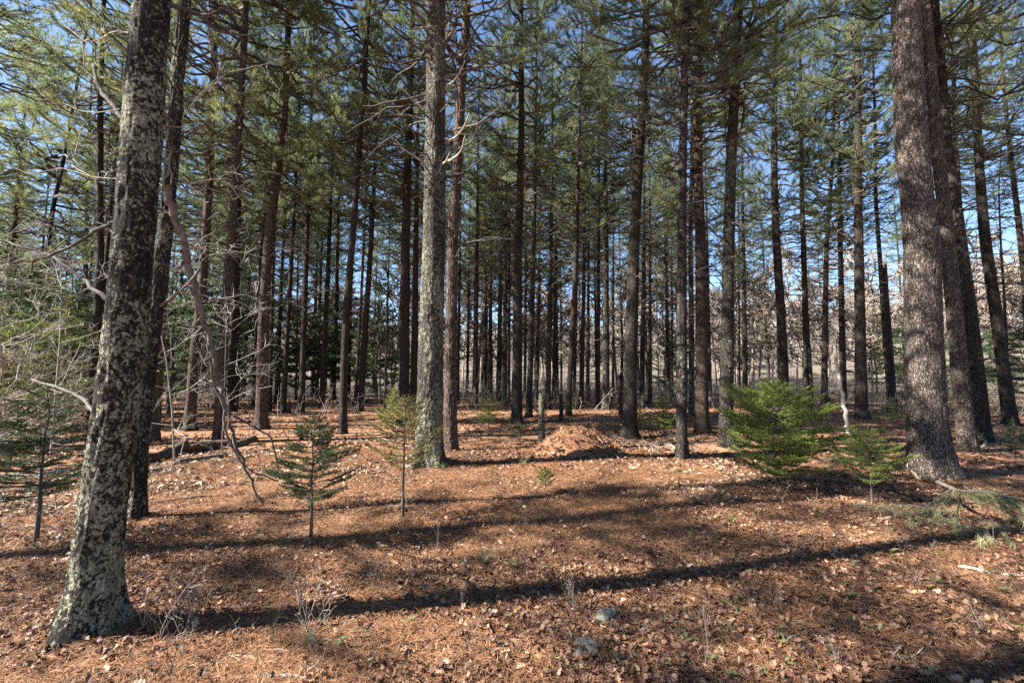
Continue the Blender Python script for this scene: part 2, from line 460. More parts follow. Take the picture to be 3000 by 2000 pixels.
def make_dead(seed, z0, z1, lmax, n_per_m=5.5, rt=0.16, twig=True):
    """dry limbs left on the lower stem"""
    global rng
    rng = np.random.default_rng(seed)
    buf = Buf(); LP, LR, TP, TR = [], [], [], []
    for _ in range(int((z1 - z0) * n_per_m)):
        zb = z0 + (z1 - z0) * rng.uniform() ** 0.72
        t = (zb - z0) / (z1 - z0)
        az = rng.uniform(0, 2 * math.pi)
        ln = lmax * rng.uniform(0.12, 1.0) ** 1.3 * (0.35 + 0.75 * t)
        if ln < 0.12: ln = 0.12
        s = np.linspace(0, 1, 7)
        h = np.array([math.cos(az), math.sin(az)]); side = np.array([-h[1], h[0]])
        sl = rng.uniform(-0.25, 0.35); cv = rng.uniform(-0.35, 0.45); bd = rng.uniform(-0.3, 0.3)
        P = np.zeros((7, 3))
        P[:, :2] = h * (s * ln)[:, None] + side * (bd * ln * s ** 2)[:, None]
        P[:, 2] = zb + ln * (sl * s + cv * (s ** 2 - s * 0.6))
        P[1:] += rng.normal(size=(6, 3)) * 0.02 * ln
        r0 = rng.uniform(0.009, 0.016) + 0.006 * ln
        LP.append(P); LR.append(np.linspace(r0, 0.0035, 7))
        if twig:
            for _ in range(int(ln * rng.uniform(1.5, 5))):
                f = rng.uniform(1.5, 5.9); i = int(f); q = P[i] + (P[i + 1] - P[i]) * (f - i)
                fw = nrm(P[i + 1] - P[i]); d = nrm(fw * 0.8 + rng.normal(size=3) * 0.7)
                tl = rng.uniform(0.1, 0.45) * ln * 0.6
                TP.append(np.stack([q, q + d * tl * 0.5, q + d * tl + rng.normal(size=3) * 0.06 * tl + [0, 0, 0.1 * tl]])); TR.append([0.0045, 0.0035, 0.0022])
    zz = np.linspace(z0, z1, 7)
    LP.append(np.stack([zz * 0, zz * 0, zz], 1)); LR.append(np.full(7, 0.012))   # unseen core tube joining the limbs into one piece, inside the stem
    buf.tubes(np.array(LP), np.array(LR), 5, 0)
    if TP: buf.tubes(np.array(TP), np.array(TR), 3, 0)
    return buf.mesh("dead_branches", [TWIG])

CROWNS = [make_crown(100 + i, L, r, dn, ba) for i, (L, r, dn, ba) in enumerate(((12.5, 3.3, 0.85, 0.40), (11.0, 3.0, 0.85, 0.45), (13.0, 3.7, 0.8, 0.42), (12.0, 2.8, 0.9, 0.38), (10.0, 3.5, 0.8, 0.46), (12.0, 3.2, 0.85, 0.40)))]
DEADS = [make_dead(200 + i, 2.6, 9.0, lm, n) for i, (lm, n) in enumerate(((2.8, 11), (3.2, 9.5), (2.4, 13), (3.0, 11.5)))]

def trunk_mesh(pts, r13, H, sides, dz_near, z_near, relief, seed, flare=0.55):
    """pts: local centre line (list of 3-vectors from base up); radius follows a taper with a root flare"""
    pts = np.asarray(pts, float)
    zs = np.concatenate([np.arange(-0.12, z_near, dz_near), np.linspace(z_near, H, 26)])
    pz = pts[:, 2]
    def line(col):
        out = np.interp(zs, pz, pts[:, col])
        return out
    cx, cy = line(0), line(1)
    # soften the joints of the centre line
    for _ in range(30 if len(zs) > 80 else 3):
        cx[1:-1] = 0.25 * cx[:-2] + 0.5 * cx[1:-1] + 0.25 * cx[2:]
        cy[1:-1] = 0.25 * cy[:-2] + 0.5 * cy[1:-1] + 0.25 * cy[2:]
    zc = np.clip(zs, 0, None)
    R = r13 * (1.03 - 0.80 * (zc / H) ** 0.95) / (1.03 - 0.80 * (1.3 / H) ** 0.95)
    th = np.arange(sides) * 2 * math.pi / sides
    TH, Zg = np.meshgrid(th, zs)
    X, Y = np.cos(TH), np.sin(TH)
    lobes = 0.5 + 0.5 * vnoise(X * 2.1 + seed * 3.1, Y * 2.1, seed)
    fl = flare * np.exp(-np.clip(Zg, 0, None) / (0.10 + r13 * 0.7)) * (0.12 + 1.5 * lobes ** 1.6)
    RR = R[:, None] * (1 + fl + 0.05 * vnoise(X * 1.3, Y * 1.3, Zg * 0.9 + seed * 7))
    if relief > 0:
        q = r13 * 22
        n1 = vnoise(X * q + seed, Y * q, Zg * 7)
        n2 = vnoise(X * q * 2.1, Y * q * 2.1 + seed, Zg * 15)
        RR = RR + relief * (-np.abs(n1) * 1.2 + 0.6 * n2)
    V = np.stack([cx[:, None] + RR * X, cy[:, None] + RR * Y, np.broadcast_to(Zg, RR.shape)], -1)
    n = len(zs)
    i = (np.arange(n - 1) * sides)[:, None]; j = np.arange(sides)[None, :]; j2 = (j + 1) % sides
    q4 = np.stack(np.broadcast_arrays(i + j, i + j2, i + sides + j2, i + sides + j), -1).reshape(-1, 4)
    buf = Buf(); buf.add(V.reshape(-1, 3), q4)
    # flat broken or hidden top
    idx = np.arange(sides) + (n - 1) * sides
    buf.add([[cx[-1], cy[-1], H]], np.stack([idx - buf.n, np.roll(idx, -1) - buf.n, np.zeros(sides, int)], 1))
    return buf.mesh("trunk", [BARK]), (cx, cy, zs)

PINES = []
tree_no = 0
def pine(base, w, ups, label, lichen, warm, crown=7.0, H=21.0, group=None, dead=True, depth=None, crown_sc=1.0, relief=None, name="pine_tree", cat="pine tree", dead_sc=1.0, tone=1.0, flare=0.55):
    """base/ups: points of the stem in the photograph; w: its width there at chest height"""
    global tree_no
    tree_no += 1
    if depth is None:
        g = ground_pt(*base)
    else:
        p = at(base[0], base[1], depth); g = np.array([p[0], depth, float(gz(p[0], depth))])
    d = math.hypot(g[1], 0)
    scale_d = g[1] / ray(base[0], 800)[1]
    r13 = 0.5 * w / F * scale_d * math.cos(math.atan((base[0] - 1176) / F))   # a round stem looks wider off the axis
    pts = [np.zeros(3)]
    for (ux, uy) in ups:
        q = at(ux, uy, g[1]) - g
        if q[2] > pts[-1][2] + 0.1: pts.append(q)
    last = pts[-1]
    if last[2] < H:
        sl = (pts[-1] - pts[-2]) / max(0.2, (pts[-1][2] - pts[-2][2]))
        z2 = H
        pts.append(np.array([last[0] + sl[0] * 0.6 * (z2 - last[2]), 0.0, z2]))
    near = g[1] < 9.5
    mid = g[1] < 17
    me, (cx, cy, zs) = trunk_mesh(pts, r13, H, 110 if near else (36 if mid else 18), 0.035 if near else (0.12 if mid else 0.35), 9.0 if near else 10.0,
                    (0.011 if near else (0.007 if mid else 0.0)) if relief is None else relief, tree_no, flare)
    root = thing(name, label, cat, tuple(g), 0, group)
    tr = obj("trunk", me, root)
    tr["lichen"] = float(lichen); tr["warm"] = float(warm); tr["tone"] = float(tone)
    if crown is not None:
        if g[1] > 9.2:
            crown += 1.0; crown_sc *= 0.92
            if g[0] > 6: crown += 0.8; crown_sc *= 0.85
        c = obj("crown", CROWNS[tree_no % len(CROWNS)], root, rz=tree_no * 2.399)
        L = (12.5, 11, 13, 12, 10, 12)[tree_no % 6]
        szz = (H + 0.3 - crown) / L
        c.location = (float(np.interp(crown + 3, zs, cx)), float(np.interp(crown + 3, zs, cy)), crown)
        c.scale = (crown_sc, crown_sc, szz)
    if dead:
        dd = obj("branches", DEADS[tree_no % len(DEADS)], root, rz=tree_no * 1.7)
        dd.location = (float(np.interp(5, zs, cx)), float(np.interp(5, zs, cy)), 0)
        s = dead_sc * (0.75 if r13 < 0.12 else 1.0)
        zf = ((crown or 8) + 1.5) / 9.0
        dd.scale = (s, s, max(0.7, zf))
    PINES.append((g, root))
    return root, g, r13

# --- the stems one can name, nearest first
A_root, A_g, A_r = pine((210, 1432), 116, [(232, 1200), (285, 800), (318, 400), (350, 0)], "big leaning pine thick with pale lichen, nearest of all the trunks", 0.88, 0.15, crown=9.0, flare=0.6)
B_root, B_g, B_r = pine((312, 1188), 44, [(322, 1000), (345, 800), (385, 500), (400, 290), (408, 180), (425, 0)], "curved grey lichen pine standing close behind the big leaning pine", 0.75, 0.05, crown=8.0)
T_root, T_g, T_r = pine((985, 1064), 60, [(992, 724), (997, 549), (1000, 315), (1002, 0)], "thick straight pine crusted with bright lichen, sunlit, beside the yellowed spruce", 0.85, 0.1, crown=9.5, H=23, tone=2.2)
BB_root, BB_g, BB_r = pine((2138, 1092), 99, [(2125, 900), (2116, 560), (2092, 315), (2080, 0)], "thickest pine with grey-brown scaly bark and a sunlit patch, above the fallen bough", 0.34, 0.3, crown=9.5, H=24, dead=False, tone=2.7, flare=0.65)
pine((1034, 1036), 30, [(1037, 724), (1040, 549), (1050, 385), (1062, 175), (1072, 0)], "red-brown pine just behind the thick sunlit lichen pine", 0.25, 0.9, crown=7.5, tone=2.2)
pine((1566, 1054), 26, [(1566, 724), (1566, 549), (1568, 350), (1575, 70)], "thin lichen-spotted pine standing alone in front of the dark red pine", 0.6, 0.2, crown=7.5)
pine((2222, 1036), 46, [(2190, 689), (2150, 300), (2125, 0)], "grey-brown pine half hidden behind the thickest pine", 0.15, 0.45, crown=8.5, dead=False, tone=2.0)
pine((2262, 1012), 38, [(2230, 724), (2206, 549), (2174, 315), (2150, 40)], "black lichen-flecked pine leaning in behind the thickest pine", 0.55, 0.1, crown=7.5)
pine((2322, 976), 36, [(2288, 724), (2262, 549), (2247, 350), (2236, 105)], "dark pine with pale lichened flared foot at the edge of the wood", 0.5, 0.2, crown=7.2)
pine((1446, 1006), 31, [(1450, 760), (1457, 549), (1464, 420), (1481, 140)], "dark mossy-footed pine beyond the needle mound", 0.55, 0.2, crown=7.0)
pine((1612, 993), 31, [(1612, 760), (1609, 549), (1603, 400), (1603, 35)], "dark red pine without lichen beside the thin lichen-spotted pine", 0.05, 1.0, crown=7.5)
pine((1667, 1020), 33, [(1672, 689), (1674, 549), (1680, 350), (1692, 140)], "grey lichen-covered pine behind the large bright spruce sapling", 0.65, 0.1, crown=6.8)
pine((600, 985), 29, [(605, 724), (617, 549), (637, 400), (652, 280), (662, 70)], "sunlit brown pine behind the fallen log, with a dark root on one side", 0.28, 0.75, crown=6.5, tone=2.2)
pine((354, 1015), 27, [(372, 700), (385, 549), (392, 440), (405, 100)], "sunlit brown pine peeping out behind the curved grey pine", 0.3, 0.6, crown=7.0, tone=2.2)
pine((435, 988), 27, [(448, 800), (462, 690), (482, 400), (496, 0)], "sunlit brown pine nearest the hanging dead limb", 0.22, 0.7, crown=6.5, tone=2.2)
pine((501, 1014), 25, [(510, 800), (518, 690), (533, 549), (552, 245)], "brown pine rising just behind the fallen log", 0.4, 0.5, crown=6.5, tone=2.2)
pine((787, 996), 19, [(792, 800), (797, 690), (810, 549), (822, 385), (842, 105)], "slim pine with pale splintered foot beside the path", 0.45, 0.5, crown=6.2)
pine((927, 975), 27, [(929, 720), (932, 549), (936, 385), (946, 100)], "brown pine close behind the thick sunlit pine, on the yellowed spruce's side", 0.3, 0.65, crown=6.8)
pine((1187, 972), 24, [(1189, 720), (1190, 549), (1194, 490), (1198, 245), (1197, 35)], "dark forked pine with a pale curving second stem high up", 0.5, 0.35, crown=6.8)
pine((1978, 962), 30, [(1976, 760), (1972, 549), (1969, 420), (1972, 175)], "straight grey pine next to the leaning dead pole", 0.25, 0.4, crown=6.5)
pine((1801, 950), 26, [(1796, 760), (1783, 549), (1778, 400), (1779, 250), (1784, 100)], "black pine with lichened upper stem rising out of the bright spruce sapling", 0.35, 0.3, crown=6.0)
pine((1859, 945), 18, [(1849, 689), (1845, 549), (1841, 420), (1840, 210)], "dark lichen-flecked pine beside the broken red snag", 0.45, 0.25, crown=5.5)
pine((1893, 940), 16, [(1896, 700), (1899, 549), (1904, 490), (1915, 315)], "dark pine leaning slightly, next in line before the leaning dead pole", 0.3, 0.5, crown=6.0)
pine((1938, 940), 17, [(1933, 700), (1930, 549), (1928, 350)], "dark pine with a broken curled limb behind the leaning dead pole", 0.35, 0.5, crown=6.5)
pine((2046, 945), 15, [(2030, 724), (2018, 549), (2011, 455), (2010, 280)], "thin black pine leaning beside the broken-topped snag", 0.2, 0.3, crown=6.8)
pine((2319, 938), 10, [(2305, 654), (2298, 549), (2294, 430), (2305, 262)], "bare thin crooked pine outermost at the edge of the wood", 0.2, 0.5, crown=8.5, H=15, crown_sc=0.6)
pine((209, 985), 24, [(222, 760), (230, 600), (230, 300), (234, 100)], "dark pine seen just beyond the big leaning pine, lit along one edge", 0.3, 0.5, crown=8.0, crown_sc=0.9)
pine((92, 945), 19, [(95, 720), (120, 480), (148, 360)], "grey pine stem dim among the dark spruces, far from the path", 0.3, 0.2, crown=5.0)
pine((190, 935), 16, [(195, 690), (200, 500), (205, 300)], "thin dim pine between the dark spruces and the big leaning pine", 0.2, 0.3, crown=5.5)
pine((1712, 925), 13, [(1710, 700), (1707, 549), (1704, 350)], "slender dark pine seen over the bright spruce sapling", 0.15, 0.5, crown=5.0)
pine((2244, 958), 22, [(2222, 720), (2204, 490), (2194, 300), (2189, 120)], "brown pine showing between the black pine and the flared-foot pine", 0.4, 0.6, crown=7.0)
pine((1589, 955), 14, [(1588, 720), (1586, 549), (1590, 300)], "pale lichened slim pine in the gap before the dark red pine", 0.8, 0.05, crown=6.0)
pine((531, 945), 21, [(537, 720), (542, 549), (547, 300)], "black pine standing behind the brown pine at the log", 0.2, 0.2, crown=6.2)

G1 = ("slim dark pine in the stand behind the small dark green spruce", "slim pines behind the small dark spruce")
G2 = ("slim distant pine between the thick sunlit pine and the forked pine", "slim pines between the thick pine and the forked pine")
G3 = ("slim distant pine in the dense stand beyond the needle mound", "slim pines beyond the needle mound")
G4 = ("slim dark pine in the far gap between the mossy-footed pine and the red pine", "slim pines before the red pine")
for grp, rows in ((G1, [(542, 940, 13, 548, 549, .2, .2), (619, 945, 10, 629, 560, .1, .3), (650, 948, 13, 671, 570, .15, .3), (692, 950, 15, 705, 549, .3, .3), (680, 918, 6, 684, 600, .5, .5), (727, 915, 9, 738, 600, .1, .4), (738, 938, 13, 756, 560, .25, .3), (827, 945, 16, 853, 549, .35, .3), (816, 932, 8, 834, 600, .2, .5), (885, 912, 5, 893, 600, .1, .5), (951, 940, 16, 956, 560, .35, .3)]),
                  (G2, [(1051, 920, 8, 1057, 560, .7, .1), (1091, 927, 12, 1096, 549, .2, .5), (1114, 912, 8, 1116, 549, .2, .4), (1126, 914, 11, 1127, 549, .4, .3), (1145, 920, 13, 1151, 549, .1, .3), (1158, 929, 12, 1162, 549, .8, .1), (1168, 926, 8, 1170, 549, .1, .9), (1073, 910, 7, 1078, 549, .2, .4)]),
                  (G3, [(1205, 913, 7, 1209, 549, .3, .4), (1215, 958, 14, 1226, 549, .6, .2), (1232, 915, 8, 1240, 549, .3, .4), (1258, 940, 13, 1266, 549, .15, .4), (1272, 915, 9, 1276, 549, .3, .4), (1305, 953, 13, 1325, 549, .3, .7), (1319, 913, 8, 1327, 549, .1, .3), (1335, 937, 11, 1343, 560, .15, .4), (1350, 920, 9, 1352, 549, .3, .4), (1373, 937, 10, 1376, 549, .15, .6), (1392, 941, 17, 1392, 549, .7, .1), (1408, 915, 7, 1409, 549, .2, .4)]),
                  (G4, [(1474, 925, 13, 1480, 549, .2, .3), (1493, 928, 10, 1493, 549, .1, .7), (1533, 914, 10, 1531, 549, .2, .3), (1544, 911, 6, 1543, 549, .2, .3), (1630, 920, 11, 1624, 549, .1, .3), (1699, 916, 5, 1697, 549, .1, .3)])):
    for (bx, by, w, tx, ty, li, wa) in rows:
        pine((bx, by), w, [(tx, ty)], grp[0], li, wa, crown=rng.uniform(6.8, 9.5), H=rng.uniform(17, 21), group=grp[1], crown_sc=0.9)
print("pines", len(PINES))

# --- pines further in, copies of three stems; and the neighbours that stand just outside the picture and shade it
FAR_TR = [trunk_mesh([(0, 0, 0), (0.05, 0.02, 7), (-0.04, 0.0, 14), (0, 0, 20)], 0.15, 20, 14, 0.5, 9, 0, 900 + i)[0] for i in range(3)]
taken = [(g[0], g[1]) for g, _ in PINES]
def far_pine(x, y, label, group, sc=1.0, crown=6.0, rr=1.0, li=0.3, wa=0.3, H=20.0, csc=1.0):
    global tree_no
    tree_no += 1
    z = float(gz(x, y))
    root = thing("pine_tree", label, "pine tree", (x, y, z), rng.uniform(0, 6.28), group)
    t_ = obj("trunk", FAR_TR[tree_no % 3], root, sc=(rr, rr, H / 20)); t_["lichen"] = li; t_["warm"] = wa; t_["tone"] = 1.0
    L = (12.5, 11, 13, 12, 10, 12)[tree_no % 6]
    obj("crown", CROWNS[tree_no % 6], root, loc=(0, 0, crown), rz=tree_no * 2.4, sc=(csc, csc, (H + 0.3 - crown) / L))
    obj("branches", DEADS[tree_no % 4], root, rz=tree_no * 1.3, sc=(0.8, 0.8, (crown + 1.5) / 9.0))
    taken.append((x, y))
rng = np.random.default_rng(31)
n_f = 0
for _ in range(4000):
    y = rng.uniform(19, 52); px = rng.uniform(-150, 2500)
    x = (px - 1176) / F * y
    keep = 1.0 if 400 < px < 1560 else (0.75 if px <= 400 else 0.10)
    if rng.uniform() > keep or min((x - a) ** 2 + (y - b) ** 2 for a, b in taken) < 2.4 ** 2: continue
    # leave the little window of sky open
    if 860 < px < 915 and y < 45: continue
    lab = ("distant pine in the thick stand that closes the view behind the forked pine", "distant pines closing the view behind the forked pine") if 900 < px < 1560 else \
          (("distant pine among the dark spruces beyond the fallen log", "distant pines beyond the fallen log") if px <= 900 else ("distant pine standing before the bare pinkish hardwoods", "distant pines before the bare hardwoods"))
    far_pine(x, y, lab[0], lab[1], crown=rng.uniform(8.0, 11.0), rr=rng.uniform(0.6, 1.15), li=rng.uniform(0.05, 0.6), wa=rng.uniform(0, 0.8), H=rng.uniform(16, 21), csc=rng.uniform(0.75, 0.98))
    n_f += 1
    if n_f >= 84: break
for (x, y, cr, cs) in ((-18.0, 13.4, 7.0, 1.0), (-12.6, 9.3, 9.5, 0.95), (-14.2, 1.9, 7.6, 0.82), (-10.8, -0.4, 9.5, 0.68), (12.8, 7.2, 8.0, 1.1), (15.2, 10.5, 7.0, 1.1)):
    far_pine(x, y, "pine at the fringe of the wood of which only boughs and shade reach in", "pines around the edge", crown=cr, rr=1.3, li=0.4, H=rng.uniform(19, 22), csc=cs)

# ------------------------------------------------------------------ bare hardwoods
def bare_tree_mesh(seed, H, mat, wide=1.0, tw=0.012, n1=13, n2=5, n3=5, n4=2, low=0.22, r0=0.012):
    r = np.random.default_rng(seed)
    buf = Buf(); P_, R_ = [], []
    def limb(p, d, ln, r0, r1, wob, up):
        q = [p]; d = nrm(d)
        for _ in range(4):
            d = nrm(d + r.normal(size=3) * wob + np.array([0, 0, up]))
            q.append(q[-1] + d * ln / 4)
        q = np.array(q); P_.append(q); R_.append(np.linspace(r0, r1, 5)); return q
    def pick(q, f):
        f = min(f * 4, 3.999); i = int(f); return q[i] + (q[i + 1] - q[i]) * (f - i), nrm(q[i + 1] - q[i])
    tr = limb(np.zeros(3), np.array([0.05, 0, 1.0]), H, r0 * H, tw, 0.05, 0.03)
    for a in range(n1):
        p, d = pick(tr, r.uniform(low, 1.0)); t = p[2] / H
        az = a * 2.4 + r.uniform(-0.5, 0.5)
        l1 = H * 0.42 * (1.15 - 0.75 * t) * r.uniform(0.6, 1.1) * wide
        q1 = limb(p, np.array([math.cos(az), math.sin(az), r.uniform(0.25, 0.9) / wide]), l1, r0 * H * 0.42 * (1.1 - 0.7 * t), tw * 0.9, 0.16, 0.05)
        for _b in range(n2):
            p2, d2 = pick(q1, r.uniform(0.25, 1.0))
            q2 = limb(p2, d2 + r.normal(size=3) * 0.75, l1 * r.uniform(0.25, 0.55), tw * 1.5, tw * 0.7, 0.2, 0.06)
            for _c in range(n3):
                p3, d3 = pick(q2, r.uniform(0.15, 1.0))
                q3 = limb(p3, d3 + r.normal(size=3) * 0.7, l1 * r.uniform(0.10, 0.26), tw * 0.8, tw * 0.45, 0.22, 0.06)
                for _e in range(n4):
                    p4, d4 = pick(q3, r.uniform(0.2, 1.0))
                    limb(p4, d4 + r.normal(size=3) * 0.7, l1 * r.uniform(0.05, 0.12), tw * 0.6, tw * 0.4, 0.2, 0.05)
    buf.tubes(np.array(P_), np.array(R_), 4, 0)
    return buf.mesh("bare_tree", [mat])
BT = [bare_tree_mesh(300 + i, 10.0, BARE, 1.0, 0.034, 15, 6, 5, 3) for i in range(5)]
rng = np.random.default_rng(5)
nb = 0
spots = []
while nb < 190:
    px = rng.uniform(-250, 2600); y = 34 + 56 * rng.uniform() ** 1.2
    if px < 1000 and rng.uniform() < 0.45: continue
    x = (px - 1176) / F * y
    if spots and min((x - a) ** 2 + (y - b) ** 2 for a, b in spots) < 1.6 ** 2: continue
    spots.append((x, y))
    lab = ("leafless pinkish-grey hardwood in the sunny woods past the pines, by the thickest pine", "bare hardwoods by the thickest pine") if px > 1500 else \
          ("leafless hardwood glimpsed between the crowded pine stems", "bare hardwoods glimpsed between pine stems")
    h = rng.uniform(0.75, 1.25) * (1.0 if px < 2150 else 1.15)
    tag(obj("bare_tree", BT[nb % 5], None, (x, y, float(gz(x, y)) + float(far_z(x, y))), rng.uniform(0, 6.28), h), lab[0], "bare tree", lab[1])
    nb += 1

# the wooded rise beyond: reads as one mass of bare trees
rng = np.random.default_rng(6)
def far_tree_points(n):
    y = 92 + 95 * rng.uniform(size=n); px = rng.uniform(-400, 2750, n); x = (px - 1176) / F * y
    return x, y, gz(x, y) + far_z(x, y)
src = BT[0]
sv = np.zeros(len(src.vertices) * 3); src.vertices.foreach_get("co", sv); sv = sv.reshape(-1, 3)
b = Buf()
P_, R_ = [], []
for x, y, z in zip(*far_tree_points(900)):
    h = rng.uniform(6, 11); o = np.array([x, y, z - 0.2])
    P_.append(np.stack([o, o + [0.1, 0, h * 0.5], o + [0, 0.1, h]])); R_.append([0.14, 0.09, 0.03])
    m = 46
    zz_ = rng.uniform(0.2, 1.0, m); az = rng.uniform(0, 6.28, m); l = h * 0.36 * (1.2 - 0.8 * zz_) * rng.uniform(0.4, 1, m)
    d = np.stack([np.cos(az), np.sin(az), rng.uniform(0.3, 1.3, m)], 1)
    for k in range(m):
        q = o + [0, 0, h * zz_[k] * 0.95]; e = q + d[k] * l[k]
        P_.append(np.stack([q, (q + e) / 2 + rng.normal(size=3) * 0.15, e])); R_.append([0.07, 0.05, 0.035])
b.tubes(np.array(P_), np.array(R_), 3, 0)
tag(obj("far_woods", b.mesh("far_woods", [BARE])), kind="stuff")

# brush on the wood's far floor: nobody could count it
rng = np.random.default_rng(8)
b = Buf(); P_, R_ = [], []
N = 5600
yy = 15 + 34 * rng.uniform(size=N) ** 0.9; pxx = rng.uniform(-200, 2550, N); xx = (pxx - 1176) / F * yy
ok = (vnoise(xx * 0.22, yy * 0.22, 4) > -0.15) | (yy > 24)
ok &= ~((yy < 19) & (np.abs(pxx - 1250) < 420))
xx, yy = xx[ok], yy[ok]
zz = gz(xx, yy)
for x, y, z in zip(xx, yy, zz):
    h = rng.uniform(0.35, 1.3) * (1 if y < 24 else 1.6); d = nrm(np.array([rng.normal() * 0.35, rng.normal() * 0.35, 1.0]))
    p0 = np.array([x, y, z - 0.02]); p1 = p0 + d * h * 0.5 + rng.normal(size=3) * 0.05; p2 = p0 + d * h + rng.normal(size=3) * 0.10
    P_.append([p0, p1, p2]); R_.append([0.009, 0.007, 0.005])
    for _ in range(rng.integers(2, 6)):
        f = rng.uniform(0.3, 1.0); q = p0 + (p2 - p0) * f
        e = nrm(d * 0.6 + rng.normal(size=3) * 0.8); l = h * rng.uniform(0.15, 0.45)
        P_.append([q, q + e * l * 0.5 + rng.normal(size=3) * 0.02, q + e * l + np.array([0, 0, 0.04])]); R_.append([0.006, 0.005, 0.0035])
b.tubes(np.array(P_), np.array(R_), 3, 0)
tag(obj("undergrowth", b.mesh("undergrowth", [BARE])), kind="stuff")

# ------------------------------------------------------------------ spruces
def spruce_mesh(seed, h, spread, z_bare, prof, dens=1.0, mats=None, upt=0.35, needle=0.020, step=0.011, nwidth=0.0026, per=3, twigs=8, nwh=None, lowdead=False):
    r = np.random.default_rng(seed)
    buf = Buf(); LP, LR, TP = [], [], []
    segs = []
    def addseg(p, q): segs.append((p, q))
    nwh = nwh or 14
    for wi in range(nwh):
        t = (wi + 0.5) / nwh
        z = z_bare + (h - z_bare) * (t ** 0.9) * 0.96
        nb_ = r.integers(3, 7)
        for bi in range(nb_):
            az = bi * 2 * math.pi / nb_ + r.uniform(-0.5, 0.5) + wi
            ln = spread * float(np.interp(t, *prof)) * r.uniform(0.5, 1.15)
            if ln < 0.03: continue
            el = math.radians(r.uniform(-4, 24) + 36 * t ** 2) 
            s = np.linspace(0, 1, 6)
            hd = np.array([math.cos(az), math.sin(az)])
            P = np.zeros((6, 3)); P[:, :2] = hd * (s * ln * math.cos(el))[:, None]
            P[:, 2] = z + s * ln * math.sin(el) * 0.6 + upt * ln * s ** 2 * 0.5
            P[1:] += r.normal(size=(5, 3)) * 0.015 * ln
            LP.append(P); LR.append(np.linspace(0.003 + 0.006 * ln, 0.0016, 6))
            for i in range(5):
                if i >= 1: addseg(P[i], P[i + 1])
            nt = int(twigs * dens * ln / (0.55 * spread)) + 1
            for k in range(nt):
                f = (0.25 + 0.7 * (k + r.uniform(0, 1)) / nt) * 5; i = min(4, int(f)); q = P[i] + (P[i + 1] - P[i]) * (f - i)
                fw = nrm(P[i + 1] - P[i]); sd = nrm(np.cross(fw, [0, 0, 1])) * (1 if k % 2 else -1)
                d = nrm(fw * 0.9 + sd * r.uniform(0.7, 1.1) + np.array([0, 0, r.uniform(-0.15, 0.2)]))
                tl = ln * r.uniform(0.2, 0.42) * (1.2 - 0.6 * f / 5)
                e = q + d * tl
                TP.append([q, (q + e) / 2 + [0, 0, -0.008 * ln], e]); addseg(q, e)
                for kk in range(r.integers(0, 3)):
                    g = r.uniform(0.3, 0.8); q2 = q + d * tl * g
                    d2 = nrm(d + sd * r.uniform(-1, 1) + fw * 0.5); e2 = q2 + d2 * tl * 0.45
                    TP.append([q2, (q2 + e2) / 2, e2]); addseg(q2, e2)
    zs = np.linspace(-0.03, h, 9)
    st = np.stack([r.normal(size=9) * 0.004 * h, r.normal(size=9) * 0.004 * h, zs], 1); st[0, :2] = 0
    stem = Buf(); stem.tubes(st, np.linspace(0.006 + 0.010 * h, 0.003, 9), 7, 0)
    for i in range(6, 8): addseg(st[i], st[i + 1])
    if lowdead:
        for _ in range(26):
            z = r.uniform(0.1, z_bare + 0.15); az = r.uniform(0, 6.28); ln = r.uniform(0.12, 0.42)
            d = nrm(np.array([math.cos(az), math.sin(az), r.uniform(-0.15, 0.3)])); p = np.array([0, 0, z])
            stem.tubes(np.array([p, p + d * ln * 0.5, p + d * ln + [0, 0, -0.03]]), np.array([0.003, 0.0022, 0.0013]), 3, 0)
            for _k in range(3):
                q = p + d * ln * r.uniform(0.3, 0.9); e = nrm(d + r.normal(size=3) * 0.6) * ln * 0.35
                stem.tubes(np.array([q, q + e * 0.5, q + e]), np.array([0.0018, 0.0015, 0.001]), 3, 0)
    buf.tubes(np.array(LP), np.array(LR), 4, 0)
    if TP: buf.tubes(np.array(TP), np.full((len(TP), 3), 0.0016 * max(1, h / 2.5)), 3, 0)
    S = np.array(segs); A, B = S[:, 0], S[:, 1]
    L = np.linalg.norm(B - A, axis=1)
    cnt = np.maximum(1, (L / step * dens).astype(int))
    idx = np.repeat(np.arange(len(L)), cnt * per)
    u = r.uniform(0, 1, len(idx))[:, None]
    c = A[idx] + (B[idx] - A[idx]) * u
    dr = nrm(B[idx] - A[idx])
    d = nrm(dr * 0.55 + nrm(r.normal(size=(len(idx), 3)) + [0, 0, 0.35]) * 0.8)
    Ln = needle * r.uniform(0.7, 1.15, (len(idx), 1))
    a = nrm(np.cross(d, r.normal(size=(len(idx), 3)))) * nwidth * 0.5
    V = np.stack([c - a, c + a, c + d * Ln], 1).reshape(-1, 3)
    buf.add(V, np.arange(len(V)).reshape(-1, 3), 1)
    return stem.mesh("stem", [TWIG]), buf.mesh("foliage", [TWIG, mats], smooth=False)
P_BUSH = ([0, 0.12, 0.35, 0.55, 0.75, 0.92, 1], [0.75, 0.85, 0.8, 1.0, 0.62, 0.3, 0.1])
P_CONE = ([0, 0.2, 0.5, 0.8, 1], [0.75, 1.0, 0.72, 0.35, 0.06])
P_TOP = ([0, 0.1, 0.3, 0.6, 0.85, 1], [0.55, 0.9, 1.0, 0.75, 0.42, 0.1])

